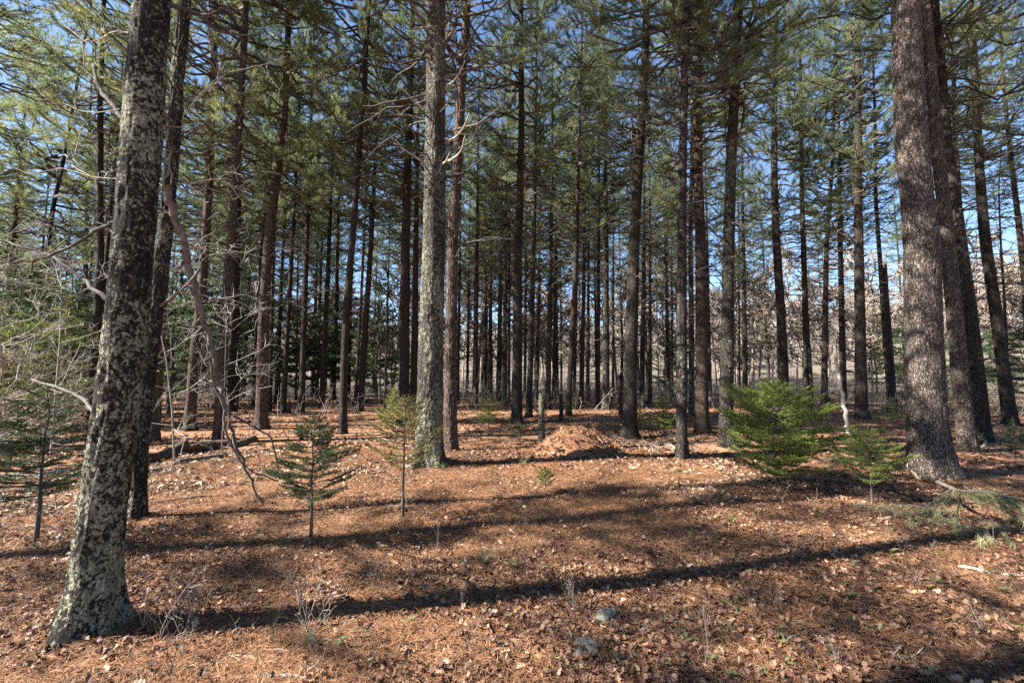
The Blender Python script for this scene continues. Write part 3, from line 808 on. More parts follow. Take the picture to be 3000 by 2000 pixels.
def spruce(px, py, meshes, label, sc=1.0, rz=0.0, group=None, depth=None, cat="spruce sapling", name="spruce_sapling"):
    if depth is None: g = ground_pt(px, py)
    else:
        x = (px - 1176) / F * depth * 1.0; g = np.array([x, depth, float(gz(x, depth))])
    root = thing(name, label, cat, tuple(g), rz, group)
    obj("stem", meshes[0], root, sc=sc); obj("foliage", meshes[1], root, sc=sc)
    return root, g
S_BIG = spruce_mesh(11, 1.52, 0.92, 0.12, P_BUSH, 1.0, SPRU, 0.35, 0.026, 0.009, 0.0048, 4, 14, 22)
S_SM = spruce_mesh(12, 0.92, 0.40, 0.22, P_TOP, 1.0, SPRU, 0.5, 0.024, 0.009, 0.0042, 4, 9, 10)
S_DK = spruce_mesh(13, 1.28, 0.42, 0.42, P_TOP, 0.8, SPRD, 0.35, 0.024, 0.009, 0.0040, 4, 12, 14, True)
S_YL = spruce_mesh(14, 1.38, 0.52, 0.50, P_TOP, 0.55, SPRY, 0.6, 0.022, 0.009, 0.0050, 4, 13, 13, True)
S_LF = spruce_mesh(15, 1.60, 0.66, 0.38, P_CONE, 0.85, SPRD, 0.2, 0.024, 0.009, 0.0040, 4, 11, 13, True)
S_MID = [spruce_mesh(20 + i, 1.6, 0.55, 0.15, P_CONE, 0.9, SPRU if i == 0 else SPRD, 0.3, 0.036, 0.018, 0.0075, 4, 9, 14) for i in range(2)]
spruce(1783, 1118, S_BIG, "large bright green spruce sapling, sunlit and bushy to the ground", 1.0, 0.4)
spruce(2004, 1158, S_SM, "small yellow-green spruce sapling with upswept top beside the thickest pine's fallen bough", 1.0, 1.0)
spruce(712, 1258, S_DK, "dark green spruce sapling with dry twigs under its dense top", 1.0, 2.0)
spruce(925, 1188, S_YL, "sparse yellowed spruce sapling in front of the thick sunlit pine", 1.0, 0.3)
spruce(82, 1248, S_LF, "shaded spruce sapling with drooping dark tiers beside the big leaning pine", 1.0, 0.8)
spruce(1253, 1133, S_SM, "tiny spruce seedling alone on the needle floor below the mound", 0.40, 2.2)
spruce(903, 990, S_MID[0], "green spruce sapling half hidden behind the yellowed one", 0.85, 1.1)
spruce(1122, 984, S_MID[0], "spruce sapling in the shade between the red-brown pine and the forked pine", 0.75, 0.0)
spruce(1190, 1012, S_MID[1], "low dark spruce seedling before the forked pine's foot", 0.36, 1.0)
spruce(1525, 1000, S_MID[0], "spruce sapling reaching out between the mossy-footed pine and the thin lichen-spotted pine", 0.72, 2.0)
spruce(1470, 985, S_MID[0], "low spruce sapling close beside the mossy-footed pine", 0.5, 2.6)
spruce(2052, 976, S_MID[0], "low spruce sapling between the straight grey pine and the thickest pine", 0.55, 2.0)
spruce(2023, 1000, S_MID[0], "knee-high spruce seedling catching sun past the small yellow-green sapling", 0.3, 1.4)
spruce(2335, 1052, S_MID[1], "dark spreading spruce clump in deep shade past the thickest pine", 0.5, 1.4)
spruce(1905, 955, S_MID[1], "dark spruce sapling at the foot of the leaning line of pines", 0.6, 0.4)
spruce(2080, 950, S_MID[1], "dusky spruce sapling half covered by the thickest pine", 0.8, 0.4)
spruce(1300, 955, S_MID[0], "small spruce sapling lit among the stems behind the mound", 0.5, 0.7)
spruce(1245, 970, S_MID[1], "dim spruce sapling just behind the broken lichened stub", 0.55, 2.9)
spruce(20, 1085, S_MID[1], "shadowy spruce sapling outermost beside the drooping one", 0.75, 0.9)
rng = np.random.default_rng(77)
for i, (px, dp, sc) in enumerate(((15, 13, 3.6), (95, 19, 4.6), (170, 17, 3.4), (270, 21, 5.0), (395, 18, 4.0), (450, 24, 5.2), (545, 22, 4.6), (640, 27, 5.4), (700, 25, 4.2), (800, 29, 5.4), (866, 25, 4.4), (-70, 15, 5), (330, 28, 5.6), (215, 30, 6), (60, 28, 6.2), (760, 36, 6), (560, 34, 6.5), (430, 36, 6.5), (900, 40, 5))):
    spruce(px, 0, S_MID[1], "dark full-skirted spruce in the row behind the brown sunlit pines", sc, rng.uniform(0, 6), "dark spruces behind the brown sunlit pines", dp, "spruce tree", "spruce_tree")
for i, (px, dp, sc) in enumerate(((1540, 30, 3.4), (2085, 30, 4.0), (2215, 26, 3.6), (2290, 33, 4.0), (2010, 40, 4), (2360, 22, 3.2))):
    spruce(px, 0, S_MID[1], "spruce growing against the bare hardwoods past the thickest pine", sc, rng.uniform(0, 6), "spruces before the bare hardwoods", dp, "spruce tree", "spruce_tree")

for px, dp, sc, lab in ((35, 10.5, 2.0, "young spruce with lit boughs in the thicket nearest the drooping dark spruce"), (150, 13.0, 2.6, "tall young spruce in the thicket seen close against the big leaning pine"), (-70, 9.5, 2.3, "young spruce in the thicket at the very edge"), (300, 14.5, 2.2, "young spruce showing between the curved grey pine and the sunlit brown pines")):
    spruce(px, 0, S_MID[0], lab, sc, sc * 3, None, dp, "spruce tree", "spruce_tree")

# ------------------------------------------------------------------ leafless saplings: pale twigs in the sun
BS = [bare_tree_mesh(400 + i, 4.0, GREYT, 1.35, 0.0042, 12, 4, 3, 2, 0.12, 0.005) for i in range(3)]
for i, (px, dp, sc, lab) in enumerate(((40, 6.8, 0.95, "leafless sapling with pale sunlit twigs nearest the drooping dark spruce"), (135, 8.6, 1.1, "leafless pale-twigged sapling close by the big leaning pine's lit side"),
                                       (-60, 8.0, 1.2, "leafless tangled sapling at the edge with twigs reaching in"), (415, 8.2, 0.95, "leafless sapling with whitish twigs between the two sunlit brown pines"),
                                       (520, 9.5, 0.9, "leafless pale sapling rising in front of the brown pine at the log"), (70, 11.5, 1.2, "leafless beige sapling deeper in beside the dim grey pine"))):
    x = (px - 1176) / F * dp
    tag(obj("bare_sapling", BS[i % 3], None, (x, dp, float(gz(x, dp))), i * 1.9, sc), lab, "bare sapling")
BUSH = [bare_tree_mesh(420 + i, 1.7, BARE, 1.5, 0.006, 26, 5, 4, 1, 0.02, 0.005) for i in range(2)]
for i, (px, dp) in enumerate(((12, 7.6), (75, 9.2), (150, 10.5), (-50, 6.6))):
    x = (px - 1176) / F * dp
    tag(obj("bare_bush", BUSH[i % 2], None, (x, dp, float(gz(x, dp))), i * 1.1, 1.1), "twiggy beige leafless bush in the thicket past the drooping dark spruce", "bush", "beige bushes in the thicket")

# ------------------------------------------------------------------ limbs of the nearest trees (parts), drawn at their trees' distance
def limb_part(root, Y, pts, r0, r1, mat, dy=0.0, side=6, twigs=0, name="limb", seed=0):
    """pts: picture points of the limb; Y: the tree's distance; dy: how far the tip comes forward(-)/back(+)"""
    r = np.random.default_rng(seed + int(pts[0][0]))
    n = len(pts)
    Q = np.array([at(px, py, Y + dy * i / max(1, n - 1)) for i, (px, py) in enumerate(pts)]) - np.array(root.location)
    # finer, slightly crooked line
    s = np.linspace(0, n - 1, 4 * (n - 1) + 1)
    P = np.stack([np.interp(s, np.arange(n), Q[:, k]) for k in range(3)], 1)
    P[1:-1] = 0.25 * P[:-2] + 0.5 * P[1:-1] + 0.25 * P[2:]
    ln = np.linalg.norm(np.diff(Q, axis=0), axis=1).sum()
    P[1:] += r.normal(size=(len(P) - 1, 3)) * 0.0035 * ln
    b = Buf(); b.tubes(P, np.linspace(r0, r1, len(P)) * (1 + 0.12 * r.normal(size=len(P))), side, 0, cap=True)
    for _ in range(twigs):
        i = r.integers(1, len(P)); q = P[i]; fw = nrm(P[min(i + 1, len(P) - 1)] - P[i - 1])
        d = nrm(fw * 0.6 + r.normal(size=3) * 0.7); l = r.uniform(0.12, 0.5)
        a = [q, q + d * l * 0.4, q + d * l * 0.7 + r.normal(size=3) * 0.04, q + d * l + r.normal(size=3) * 0.07]
        b.tubes(np.array(a), np.array([0.0045, 0.004, 0.003, 0.002]), 4, 0)
        for _k in range(r.integers(1, 4)):
            q2 = a[r.integers(1, 3)]; d2 = nrm(d + r.normal(size=3) * 0.7); l2 = l * r.uniform(0.2, 0.5)
            b.tubes(np.array([q2, q2 + d2 * l2 * 0.5, q2 + d2 * l2 + [0, 0, 0.03]]), np.array([0.003, 0.0024, 0.0016]), 3, 0)
    return obj(name, b.mesh(name, [mat]), root)
YA, YB, YT, YBB = A_g[1], B_g[1], T_g[1], BB_g[1]
for (pts, r0, r1, m, dy, tw) in (([(300, 300), (270, 255), (236, 215), (220, 190), (216, 150)], 0.019, 0.012, LOGW, 0.5, 0),
                                 ([(280, 502), (235, 520), (180, 560), (110, 590), (60, 602), (-20, 600)], 0.014, 0.005, TWIG, 0.3, 5),
                                 ([(262, 705), (241, 685), (200, 650), (157, 615), (115, 585), (40, 565), (-30, 540)], 0.016, 0.006, TWIG, 0.6, 9),
                                 ([(215, 945), (200, 925), (171, 902), (115, 885), (77, 873)], 0.013, 0.008, TWIG, 0.3, 1),
                                 ([(372, 291), (420, 293), (476, 296)], 0.006, 0.003, LOGW, -0.1, 0),
                                 ([(300, 78), (270, 70), (235, 88), (200, 100), (150, 60)], 0.007, 0.003, PALE, 0.5, 5),
                                 ([(270, 410), (210, 408), (165, 380)], 0.004, 0.002, PALE, 0.2, 4),
                                 ([(275, 250), (205, 262), (150, 240)], 0.004, 0.002, PALE, 0.3, 4)):
    limb_part(A_root, YA, pts, r0, r1, m, dy, 7, tw)
for (pts, r0, r1, m, dy, tw) in (([(362, 708), (400, 680), (435, 650), (460, 617)], 0.016, 0.012, LOGW, -0.2, 0),
                                 ([(420, 140), (450, 138), (480, 150), (520, 190)], 0.012, 0.004, TWIG, 0.2, 4),
                                 ([(402, 460), (440, 420), (500, 410), (560, 440)], 0.010, 0.004, PALE, 0.4, 10),
                                 ([(470, 0), (478, 60), (490, 130), (515, 200), (560, 230)], 0.010, 0.005, LOGW, 0.2, 8),
                                 ([(400, 300), (460, 215), (530, 165), (600, 150), (660, 130)], 0.008, 0.003, PALE, 0.9, 12),
                                 ([(385, 520), (430, 560), (480, 590), (520, 570), (560, 600)], 0.008, 0.003, PALE, 0.7, 16),
                                 ([(380, 600), (420, 660), (470, 680), (540, 690), (600, 715), (660, 745)], 0.008, 0.003, PALE, 1.0, 16)):
    limb_part(B_root, YB, pts, r0, r1, m, dy, 6, tw)
for (pts, r0, r1, dy) in (([(1018, 330), (1045, 318), (1065, 295), (1078, 262)], 0.020, 0.008, -0.6), ([(1020, 375), (1040, 365), (1060, 348), (1069, 312)], 0.016, 0.007, -0.7), ([(1012, 385), (1025, 370), (1034, 350)], 0.014, 0.006, -0.7),
                          ([(1018, 205), (1040, 190), (1058, 165), (1068, 140)], 0.016, 0.006, -0.5), ([(1012, 110), (1030, 85), (1048, 62)], 0.016, 0.006, -0.5), ([(1018, 60), (1040, 38), (1070, 20), (1085, 0)], 0.016, 0.006, -0.5),
                          ([(978, 375), (955, 362), (930, 345), (905, 330)], 0.014, 0.004, -0.4), ([(978, 312), (950, 300), (925, 280)], 0.012, 0.004, -0.4), ([(978, 250), (955, 238), (935, 215), (915, 200)], 0.012, 0.004, -0.3), ([(980, 120), (965, 100), (950, 102)], 0.014, 0.008, -0.3),
                          ([(1015, 180), (1060, 172), (1100, 155), (1130, 120)], 0.016, 0.005, 0.3), ([(1020, 270), (1080, 245), (1120, 225)], 0.012, 0.004, 0.2), ([(980, 50), (955, 30), (940, 10)], 0.012, 0.005, -0.2)):
    limb_part(T_root, YT, pts, r0 * 1.6, r1 * 1.5, PALE if pts[0][1] % 5 == 0 and pts[0][1] > 200 else LOGW, dy, 6, 1 if len(pts) > 3 else 0)
for (pts, r0, r1, dy) in (([(2048, 88), (2020, 82), (1990, 84), (1960, 80)], 0.014, 0.006, 0.2), ([(2050, 140), (2010, 132), (1960, 118)], 0.010, 0.004, 0.5), ([(2046, 110), (2028, 92), (2010, 80)], 0.008, 0.003, 0.3)):
    limb_part(BB_root, YBB, pts, r0, r1, TWIG, dy, 6, 2)

# ------------------------------------------------------------------ dead wood
def wood(name, label, cat, pts, r0, r1, mat, twigs=0, jag=0.0, sides=7, group=None, seed=0, heights=None, depths=None, twl=0.4):
    """a stick, limb or log through picture points lying on the ground (or raised by heights, in metres)"""
    r = np.random.default_rng(seed + int(abs(pts[0][0])) * 7 + 3)
    n = len(pts)
    Q = []
    for i, (px, py) in enumerate(pts):
        if depths is not None: p = at(px, py, depths[i])
        else:
            p = ground_pt(px, py); p[2] += (heights[i] if heights else 0) + (r0 + (r1 - r0) * i / (n - 1)) * 0.75
        Q.append(p)
    Q = np.array(Q); o = Q[0].copy(); o[2] = float(gz(o[0], o[1])); Q = Q - o
    m = 5 * (n - 1) + 1
    s = np.linspace(0, n - 1, m)
    P = np.stack([np.interp(s, np.arange(n), Q[:, k]) for k in range(3)], 1)
    P[1:-1] = 0.25 * P[:-2] + 0.5 * P[1:-1] + 0.25 * P[2:]
    P[1:-1] += r.normal(size=(m - 2, 3)) * r0 * 0.35
    R = np.linspace(r0, r1, m) * (1 + jag * r.normal(size=m))
    b = Buf(); b.tubes(P, R, sides, 0, cap=True)
    if jag > 0:
        v = b.v[0]; v += r.normal(size=v.shape) * r0 * jag * 0.9
    for _ in range(twigs):
        i = r.integers(1, m - 1); fw = nrm(P[i + 1] - P[i - 1]); d = nrm(fw * 0.5 + r.normal(size=3) * 0.7 + [0, 0, 0.2]); l = r.uniform(0.3, 1.0) * twl
        q = P[i]; e = q + d * l + r.normal(size=3) * 0.03
        b.tubes(np.array([q, q + d * l * 0.5, e]), np.array([r1 * 0.7, r1 * 0.55, r1 * 0.3]), 4, 0)
        for _k in range(2):
            q2 = q + d * l * r.uniform(0.3, 0.8); d2 = nrm(d + r.normal(size=3) * 0.7)
            b.tubes(np.array([q2, q2 + d2 * l * 0.2, q2 + d2 * l * 0.4]), np.array([r1 * 0.45, r1 * 0.35, r1 * 0.2]), 3, 0)
    ob = obj(name, b.mesh(name, [mat]), None, tuple(o))
    return tag(ob, label, cat, group)
wood("fallen_log", "dark rotten log with hollow splintered end, lying before the brown pines", "log", [(300, 1072), (400, 1046), (490, 1030), (585, 1020)], 0.12, 0.10, DARKLOG, 0, 0.16, 14)
wood("fallen_log", "bark-stripped companion log half sunk along the near side of the rotten log", "log", [(325, 1090), (430, 1062), (520, 1048)], 0.055, 0.045, LOGW, 0, 0.15, 9)
wood("fallen_branch", "pale bleached branch on bright litter just below the rotten log", "branch", [(325, 1094), (390, 1086), (455, 1062)], 0.028, 0.016, PALE, 2, 0.1)
wood("fallen_branch", "short white bleached branch at the hanging dead limb's foot", "branch", [(480, 1057), (525, 1058), (562, 1054)], 0.022, 0.014, PALE, 0, 0.1)
wood("fallen_log", "pale log on the bright ground behind the drooping dark spruce", "log", [(100, 1022), (150, 1016), (205, 1010)], 0.07, 0.05, PALE, 0, 0.1, 9)
wood("fallen_log", "slanting pale log touching the big leaning pine's far side", "log", [(60, 1135), (130, 1110), (205, 1080)], 0.045, 0.04, PALE, 1, 0.1, 8)
wood("fallen_branch", "long straight grey branch crossing behind the drooping dark spruce's stem", "branch", [(-40, 1098), (60, 1094), (170, 1082)], 0.035, 0.02, PALE, 2, 0.1)
wood("fallen_branch", "crooked pale branch piled lowest by the drooping dark spruce", "branch", [(-20, 1150), (60, 1158), (120, 1130), (180, 1140)], 0.025, 0.014, PALE, 5, 0.1)
wood("fallen_branch", "forked white branch lying against the big leaning pine", "branch", [(100, 1185), (150, 1165), (205, 1150)], 0.02, 0.012, PALE, 4, 0.1)
wood("fallen_branch", "thin dark branch laid across the sunny litter towards the hanging dead limb", "branch", [(330, 1160), (430, 1145), (520, 1138), (600, 1128)], 0.016, 0.010, TWIG, 1, 0.1)
wood("fallen_branch", "dark knobbly branch on the floor by the yellowed spruce", "branch", [(935, 1165), (870, 1165), (800, 1180)], 0.018, 0.010, LOGW, 2, 0.1)
wood("fallen_branch", "dark heavy stick between the dark green and the yellowed spruce", "branch", [(745, 1145), (775, 1130), (795, 1122)], 0.03, 0.025, LOGW, 0, 0.15)
wood("dead_limb", "long grey dead limb hanging down from the curved pine to the ground", "dead limb", [(378, 425), (400, 490), (420, 560), (440, 640), (462, 720), (488, 800), (505, 880), (520, 945), (545, 1030), (568, 1090), (604, 1160)], 0.043, 0.012, LOGW, 14, 0.05, 9, depths=list(np.linspace(YB - 0.1, float(ground_pt(604, 1160)[1]), 11)), twl=0.35)
wood("dead_limb", "thin side limb broken off beside the long hanging dead limb", "dead limb", [(482, 820), (490, 880), (515, 930), (517, 985), (530, 1020), (570, 1080), (640, 1105)], 0.018, 0.007, LOGW, 6, 0.05, 7, depths=[4.9, 4.95, 4.95, 5.0, 5.05, 5.2, 5.3], twl=0.3)
wood("dead_limb", "dark arching dead limb bending from the hanging limb towards the dark green spruce", "dead limb", [(535, 955), (575, 975), (620, 1000), (635, 1050), (640, 1090)], 0.013, 0.006, TWIG, 4, 0.05, 6, depths=[5.2, 5.3, 5.4, 5.5, 5.6], twl=0.25)
wood("dead_pole", "pale leaning dead pole propped beside the straight grey pine", "dead pole", [(1949, 996), (1938, 930), (1922, 840), (1914, 792)], 0.055, 0.04, PALE, 0, 0.06, 8, depths=[11.6] * 4)

def snag(label, px, py, w, top, lich, warm, seed, jagged=True, ups=None):
    g = ground_pt(px, py)
    ht = float(at(px, top, g[1])[2] - g[2]); r = 0.5 * w / F * g[1]
    tx = (ups or 0)
    b = Buf()
    zs = np.linspace(-0.1, ht, 26); S = 16
    th = np.arange(S) * 2 * math.pi / S; TH, Z = np.meshgrid(th, zs)
    rr = r * (1.1 - 0.25 * Z / ht) * (1 + 0.35 * np.exp(-np.clip(Z, 0, 9) / 0.12)) * (1 + 0.12 * vnoise(np.cos(TH) * 2 + seed, np.sin(TH) * 2, Z * 3))
    Zj = Z + np.where(Z > ht * 0.97, (vnoise(np.cos(TH) * 2.5 + seed, np.sin(TH) * 2.5, 0) * 1.6 - 0.4) * r * 2.0, 0)
    V = np.stack([rr * np.cos(TH) + tx * Z / ht, rr * np.sin(TH), Zj], -1)
    i = (np.arange(25) * S)[:, None]; j = np.arange(S)[None]; j2 = (j + 1) % S
    b.add(V.reshape(-1, 3), np.stack(np.broadcast_arrays(i + j, i + j2, i + S + j2, i + S + j), -1).reshape(-1, 4))
    idx = np.arange(S) + 25 * S - b.n
    b.add([[tx, 0, ht - r * 1.2]], np.stack([idx, np.roll(idx, -1), np.zeros(S, int)], 1))
    o = obj("snag", b.mesh("snag", [BARK]), None, tuple(g)); o["lichen"] = lich; o["warm"] = warm; o["tone"] = 1.3
    return tag(o, label, "snag")
snag("broken lichen-coated stub standing beside the needle mound", 1244, 1020, 15, 903, 0.9, 0.1, 3)
snag("thin broken stub farther back between two slim pines", 1289, 966, 9, 905, 0.5, 0.3, 5)
snag("short pinkish broken stem leaning on the mossy-footed pine", 1426, 972, 10, 860, 0.3, 0.8, 6)
snag("reddish broken snag beside the dark lichen-flecked pine", 1867, 946, 8, 795, 0.1, 1.0, 7)
snag("grey snag with a broken jagged top by the thin black pine", 2054, 945, 12, 610, 0.5, 0.3, 8)
snag("short pale stub on the sunny rise near the rotten log", 692, 1010, 7, 978, 0.5, 0.4, 9)
snag("short dark stub next to the pale one on the sunny rise", 735, 1003, 8, 975, 0.4, 0.2, 10)
snag("dark broken stub among the slim pines behind the dark green spruce", 663, 950, 8, 922, 0.0, 0.1, 11)
snag("thin standing dead stem in the gap by the small window of sky", 884, 945, 6, 680, 0.0, 0.2, 12)

# ------------------------------------------------------------------ stones
def stone(label, px, py, sx, sy, sz, seed, sink=0.3, loc=None, cat="stone", name="stone"):
    g = ground_pt(px, py) if loc is None else np.array(loc, float)
    nu, nv = 40, 22
    u = np.linspace(0, 2 * math.pi, nu, endpoint=False); v = np.linspace(0.02, math.pi - 0.02, nv)
    U, Vv = np.meshgrid(u, v)
    X, Y, Z = np.sin(Vv) * np.cos(U), np.sin(Vv) * np.sin(U), np.cos(Vv)
    k = 1 + 0.28 * vnoise(X * 1.4 + seed, Y * 1.4, Z * 1.4) + 0.12 * vnoise(X * 3.5 + seed, Y * 3.5, Z * 3.5) + 0.04 * vnoise(X * 9, Y * 9 + seed, Z * 9)
    V = np.stack([X * k * sx, Y * k * sy, Z * k * sz], -1).reshape(-1, 3)
    i = (np.arange(nv - 1) * nu)[:, None]; j = np.arange(nu)[None]; j2 = (j + 1) % nu
    b = Buf(); b.add(V, np.stack(np.broadcast_arrays(i + j, i + nu + j, i + nu + j2, i + j2), -1).reshape(-1, 4))
    o = obj(name, b.mesh(name, [STONE]), None, (g[0], g[1], g[2] + sz * (1 - 2 * sink) * 0.5), seed * 1.3)
    return tag(o, label, cat)
stone("pale lichened stone, the larger one showing through the orange needles", 1388, 1425, 0.075, 0.115, 0.065, 2, 0.30)
stone("brown-topped stone half buried in needles near the small round one", 1352, 1490, 0.10, 0.06, 0.055, 4, 0.35)
stone("small round pale green stone nearest of the stones in the needles", 1331, 1516, 0.042, 0.035, 0.04, 5, 0.28)
stone("small grey stone flat in the litter above the pale lichened stone", 1310, 1388, 0.035, 0.03, 0.018, 6, 0.35)
hx, hy, _, _, hh = HUMPS[0]
stone("grey boulder whose bare top shows out of the needle mound", 0, 0, 0.26, 0.15, 0.10, 9, 0.5, (hx - 0.08, hy + 0.06, float(gz(hx, hy)) - 0.075), "boulder", "boulder")

# ------------------------------------------------------------------ fallen green bough by the thickest pine
def bough(label, pts, r0, mat, seed, drop=0.5, n_side=9, heights=None, length=0.16, depths=None):
    global rng
    rng = np.random.default_rng(seed)
    Q = np.array([ground_pt(*p) for p in pts]) if depths is None else np.array([at(*p, dd) for p, dd in zip(pts, depths)])
    if heights is not None: Q[:, 2] += np.array(heights)
    o = Q[0].copy(); o[2] = float(gz(o[0], o[1])); Q -= o
    n = len(Q); s = np.linspace(0, n - 1, 5 * (n - 1) + 1)
    P = np.stack([np.interp(s, np.arange(n), Q[:, k]) for k in range(3)], 1); P[1:-1] = 0.25 * P[:-2] + 0.5 * P[1:-1] + 0.25 * P[2:]
    b = Buf(); b.tubes(P, np.linspace(r0, 0.006, len(P)), 7, 0, cap=True)
    C, D = [], []; f = Buf()
    for k in range(n_side):
        i = rng.integers(len(P) // 3, len(P) - 1); q = P[i]; fw = nrm(P[i + 1] - P[i - 1])
        sd = np.cross(fw, [0, 0, 1]) * rng.choice([-1, 1])
        d = nrm(fw * 0.6 + sd * rng.uniform(0.4, 1.0) + [0, 0, rng.uniform(-0.3, 0.3)]); l = rng.uniform(0.25, 0.6)
        e = q + d * l + (np.array([0, 0, -0.55 * l]) if depths is not None else 0); gzw = float(gz(e[0] + o[0], e[1] + o[1])) - o[2]; e[2] = max(min(e[2], q[2]), gzw + 0.03)
        b.tubes(np.array([q, (q + e) / 2 + [0, 0, 0.04], e]), np.array([0.008, 0.006, 0.003]), 5, 0)
        for w in np.linspace(0.25, 1, 6):
            C.append(q + (e - q) * w + [0, 0, 0.02]); D.append(nrm(d + [0, 0, -drop * 2]))
    for i in range(len(P) // 3, len(P)):
        for _ in range(2): C.append(P[i]); D.append(nrm(nrm(P[i] - P[i - 1]) + rng.normal(size=3) * 0.5 + [0, 0, -drop]))
    needle_tufts(f, np.array(C), np.array(D), 20, length, 0.0032, 0.42, 0, -drop * 0.25)
    root = thing("fallen_bough", label, "bough", tuple(o))
    obj("limb", b.mesh("limb", [TWIG]), root); obj("foliage", f.mesh("foliage", [mat], False), root)
    return root
bough("fallen pine bough with long drooping pale green needles below the thickest pine", [(2130, 1095), (2165, 1112), (2205, 1128), (2270, 1128), (2350, 1150), (2420, 1170)], 0.026, BOUGH, 51, 0.55, 22, None, 0.125, [5.6, 5.1, 4.75, 4.6, 4.55, 4.5])
bough("fallen green bough with broken pale end between the bright sapling and the thickest pine", [(2078, 1085), (2040, 1075), (1980, 1070), (1920, 1068)], 0.02, NEED, 52, 0.3, 12, [0.05, 0.10, 0.12, 0.10], 0.13)
bough("flattened pine bough lying in litter nearer than the drooping one", [(2230, 1175), (2180, 1185), (2120, 1190), (2060, 1188)], 0.012, BOUGH, 53, 0.4, 6, [0.04, 0.05, 0.05, 0.03], 0.13)
bough("dull green bough pressed flat at the edge below the drooping bough", [(2400, 1235), (2330, 1225), (2270, 1228), (2220, 1232)], 0.012, BOUGH, 54, 0.4, 6, [0.04, 0.05, 0.05, 0.03], 0.12)
wood("splintered_branch", "torn orange-white splinter of wood at the thickest pine's foot", "branch", [(2118, 1108), (2092, 1092), (2078, 1072)], 0.022, 0.012, mat_wood("torn_wood", (0.45, 0.30, 0.17), (0.68, 0.52, 0.34), 30), 0, 0.2, 7, heights=[0, 0.08, 0.2])
wood("fallen_branch", "thin bleached branch with side twigs at the far edge of the litter, past the bough", "branch", [(2200, 1302), (2290, 1320), (2400, 1332)], 0.014, 0.010, PALE, 4, 0.08)
wood("fallen_branch", "grey root-like branch curling from the grey-brown pine's foot", "branch", [(2250, 1040), (2262, 1022), (2266, 1005)], 0.03, 0.02, PALE, 0, 0.1)
wood("fallen_branch", "long thin dead branch behind the thickest pine's root flare", "branch", [(2180, 1083), (2260, 1085), (2400, 1098)], 0.018, 0.010, TWIG, 2, 0.08)

# sticks strewn about: the ones that stand out get a label of their own
for pts, r0, m, lab in (([(535, 1320), (600, 1328), (670, 1325)], 0.006, PALE, "thin white stick just above the long trunk shadow"),
                        ([(1105, 1275), (1050, 1295), (960, 1310), (905, 1350)], 0.005, TWIG, "long kinked twig lying in the trunk shadow's upper edge"),
                        ([(1010, 1305), (1060, 1312), (1082, 1330), (1085, 1348)], 0.005, PALE, "crooked pale twig bent like a hook in the middle of the floor"),
                        ([(915, 1355), (940, 1368), (975, 1385)], 0.006, PALE, "straight grey stick on needles under the trunk shadow"),
                        ([(600, 1555), (650, 1552), (720, 1560)], 0.009, PALE, "lichened grey stick at the very bottom among oak leaves"),
                        ([(1170, 1215), (1190, 1232), (1210, 1215), (1240, 1200)], 0.006, PALE, "branched dry twig sticking up from the shaded litter"),
                        ([(1820, 1268), (1840, 1255), (1870, 1243)], 0.010, PALE, "stout lichened stick piece in the shaded leafy floor"),
                        ([(1950, 1180), (2030, 1225), (2110, 1260)], 0.004, PALE, "long straight straw-coloured stalk slanting over the litter"),
                        ([(1930, 1225), (2040, 1240), (2160, 1290)], 0.004, PALE, "second straw-coloured stalk, flatter, below the slanting one"),
                        ([(2060, 1520), (2100, 1505), (2120, 1500)], 0.010, PALE, "lichen-crusted stick bit low among the brown leaves"),
                        ([(1060, 1540), (1090, 1500), (1150, 1480)], 0.005, TWIG, "dark slim twig among the lowest leaves"),
                        ([(690, 1480), (760, 1420), (880, 1340)], 0.004, PALE, "very long thin pale stem leaning from the twiggy seedlings"),
                        ([(1480, 1050), (1520, 1030), (1535, 1010)], 0.008, PALE, "bleached twig heap stick beside the thin lichen-spotted pine"),
                        ([(1350, 975), (1380, 960), (1405, 945)], 0.018, PALE, "pale prong of brush on the small second mound"),
                        ([(1345, 968), (1375, 966), (1400, 972)], 0.014, PALE, "pale flat branch at the base of the small second mound"),
                        ([(1290, 1058), (1340, 1052), (1400, 1056)], 0.020, LOGW, "dark rotten branch tucked under the needle mound's edge"),
                        ([(1310, 1048), (1360, 1045), (1430, 1060)], 0.016, LOGW, "dark twiggy branch resting upon the needle mound's shaded flank")):
    wood("fallen_stick", lab, "stick", pts, r0 * 1.15, r0 * 0.6, m, 3, 0.08, 5, twl=0.22)
rng = np.random.default_rng(61)
for i in range(150):
    py = 1010 + 540 * rng.uniform() ** 0.8; px = rng.uniform(30, 2330)
    a = rng.uniform(-0.35, 0.35) if rng.uniform() < 0.7 else rng.uniform(-1.5, 1.5)
    L = rng.uniform(30, 95) * (0.35 + (py - 865) / 560)
    wood("fallen_stick", "small weathered stick strewn with many like it on the leaf litter", "stick", [(px, py), (px + L * 0.5, py + L * 0.25 * a + rng.normal() * 3), (px + L, py + L * 0.4 * a)],
         rng.uniform(0.004, 0.009), 0.0025, PALE if i % 3 else TWIG, int(rng.integers(0, 3)), 0.06, 4, "small sticks strewn on the litter", seed=i * 13, twl=0.12)
for i in range(34):
    px = rng.uniform(-30, 330); py = rng.uniform(1030, 1215); L = rng.uniform(40, 150); a = rng.uniform(-0.35, 0.15)
    wood("fallen_branch", "bleached broken branch in the scatter of dead wood around the drooping dark spruce", "branch", [(px, py), (px + L * 0.5, py + L * 0.5 * a + rng.normal() * 4), (px + L, py + L * a)], rng.uniform(0.008, 0.022), 0.006, PALE if i % 3 else TWIG, int(rng.integers(0, 4)), 0.08, 5, "dead wood around the drooping dark spruce", seed=i * 3, twl=0.3)
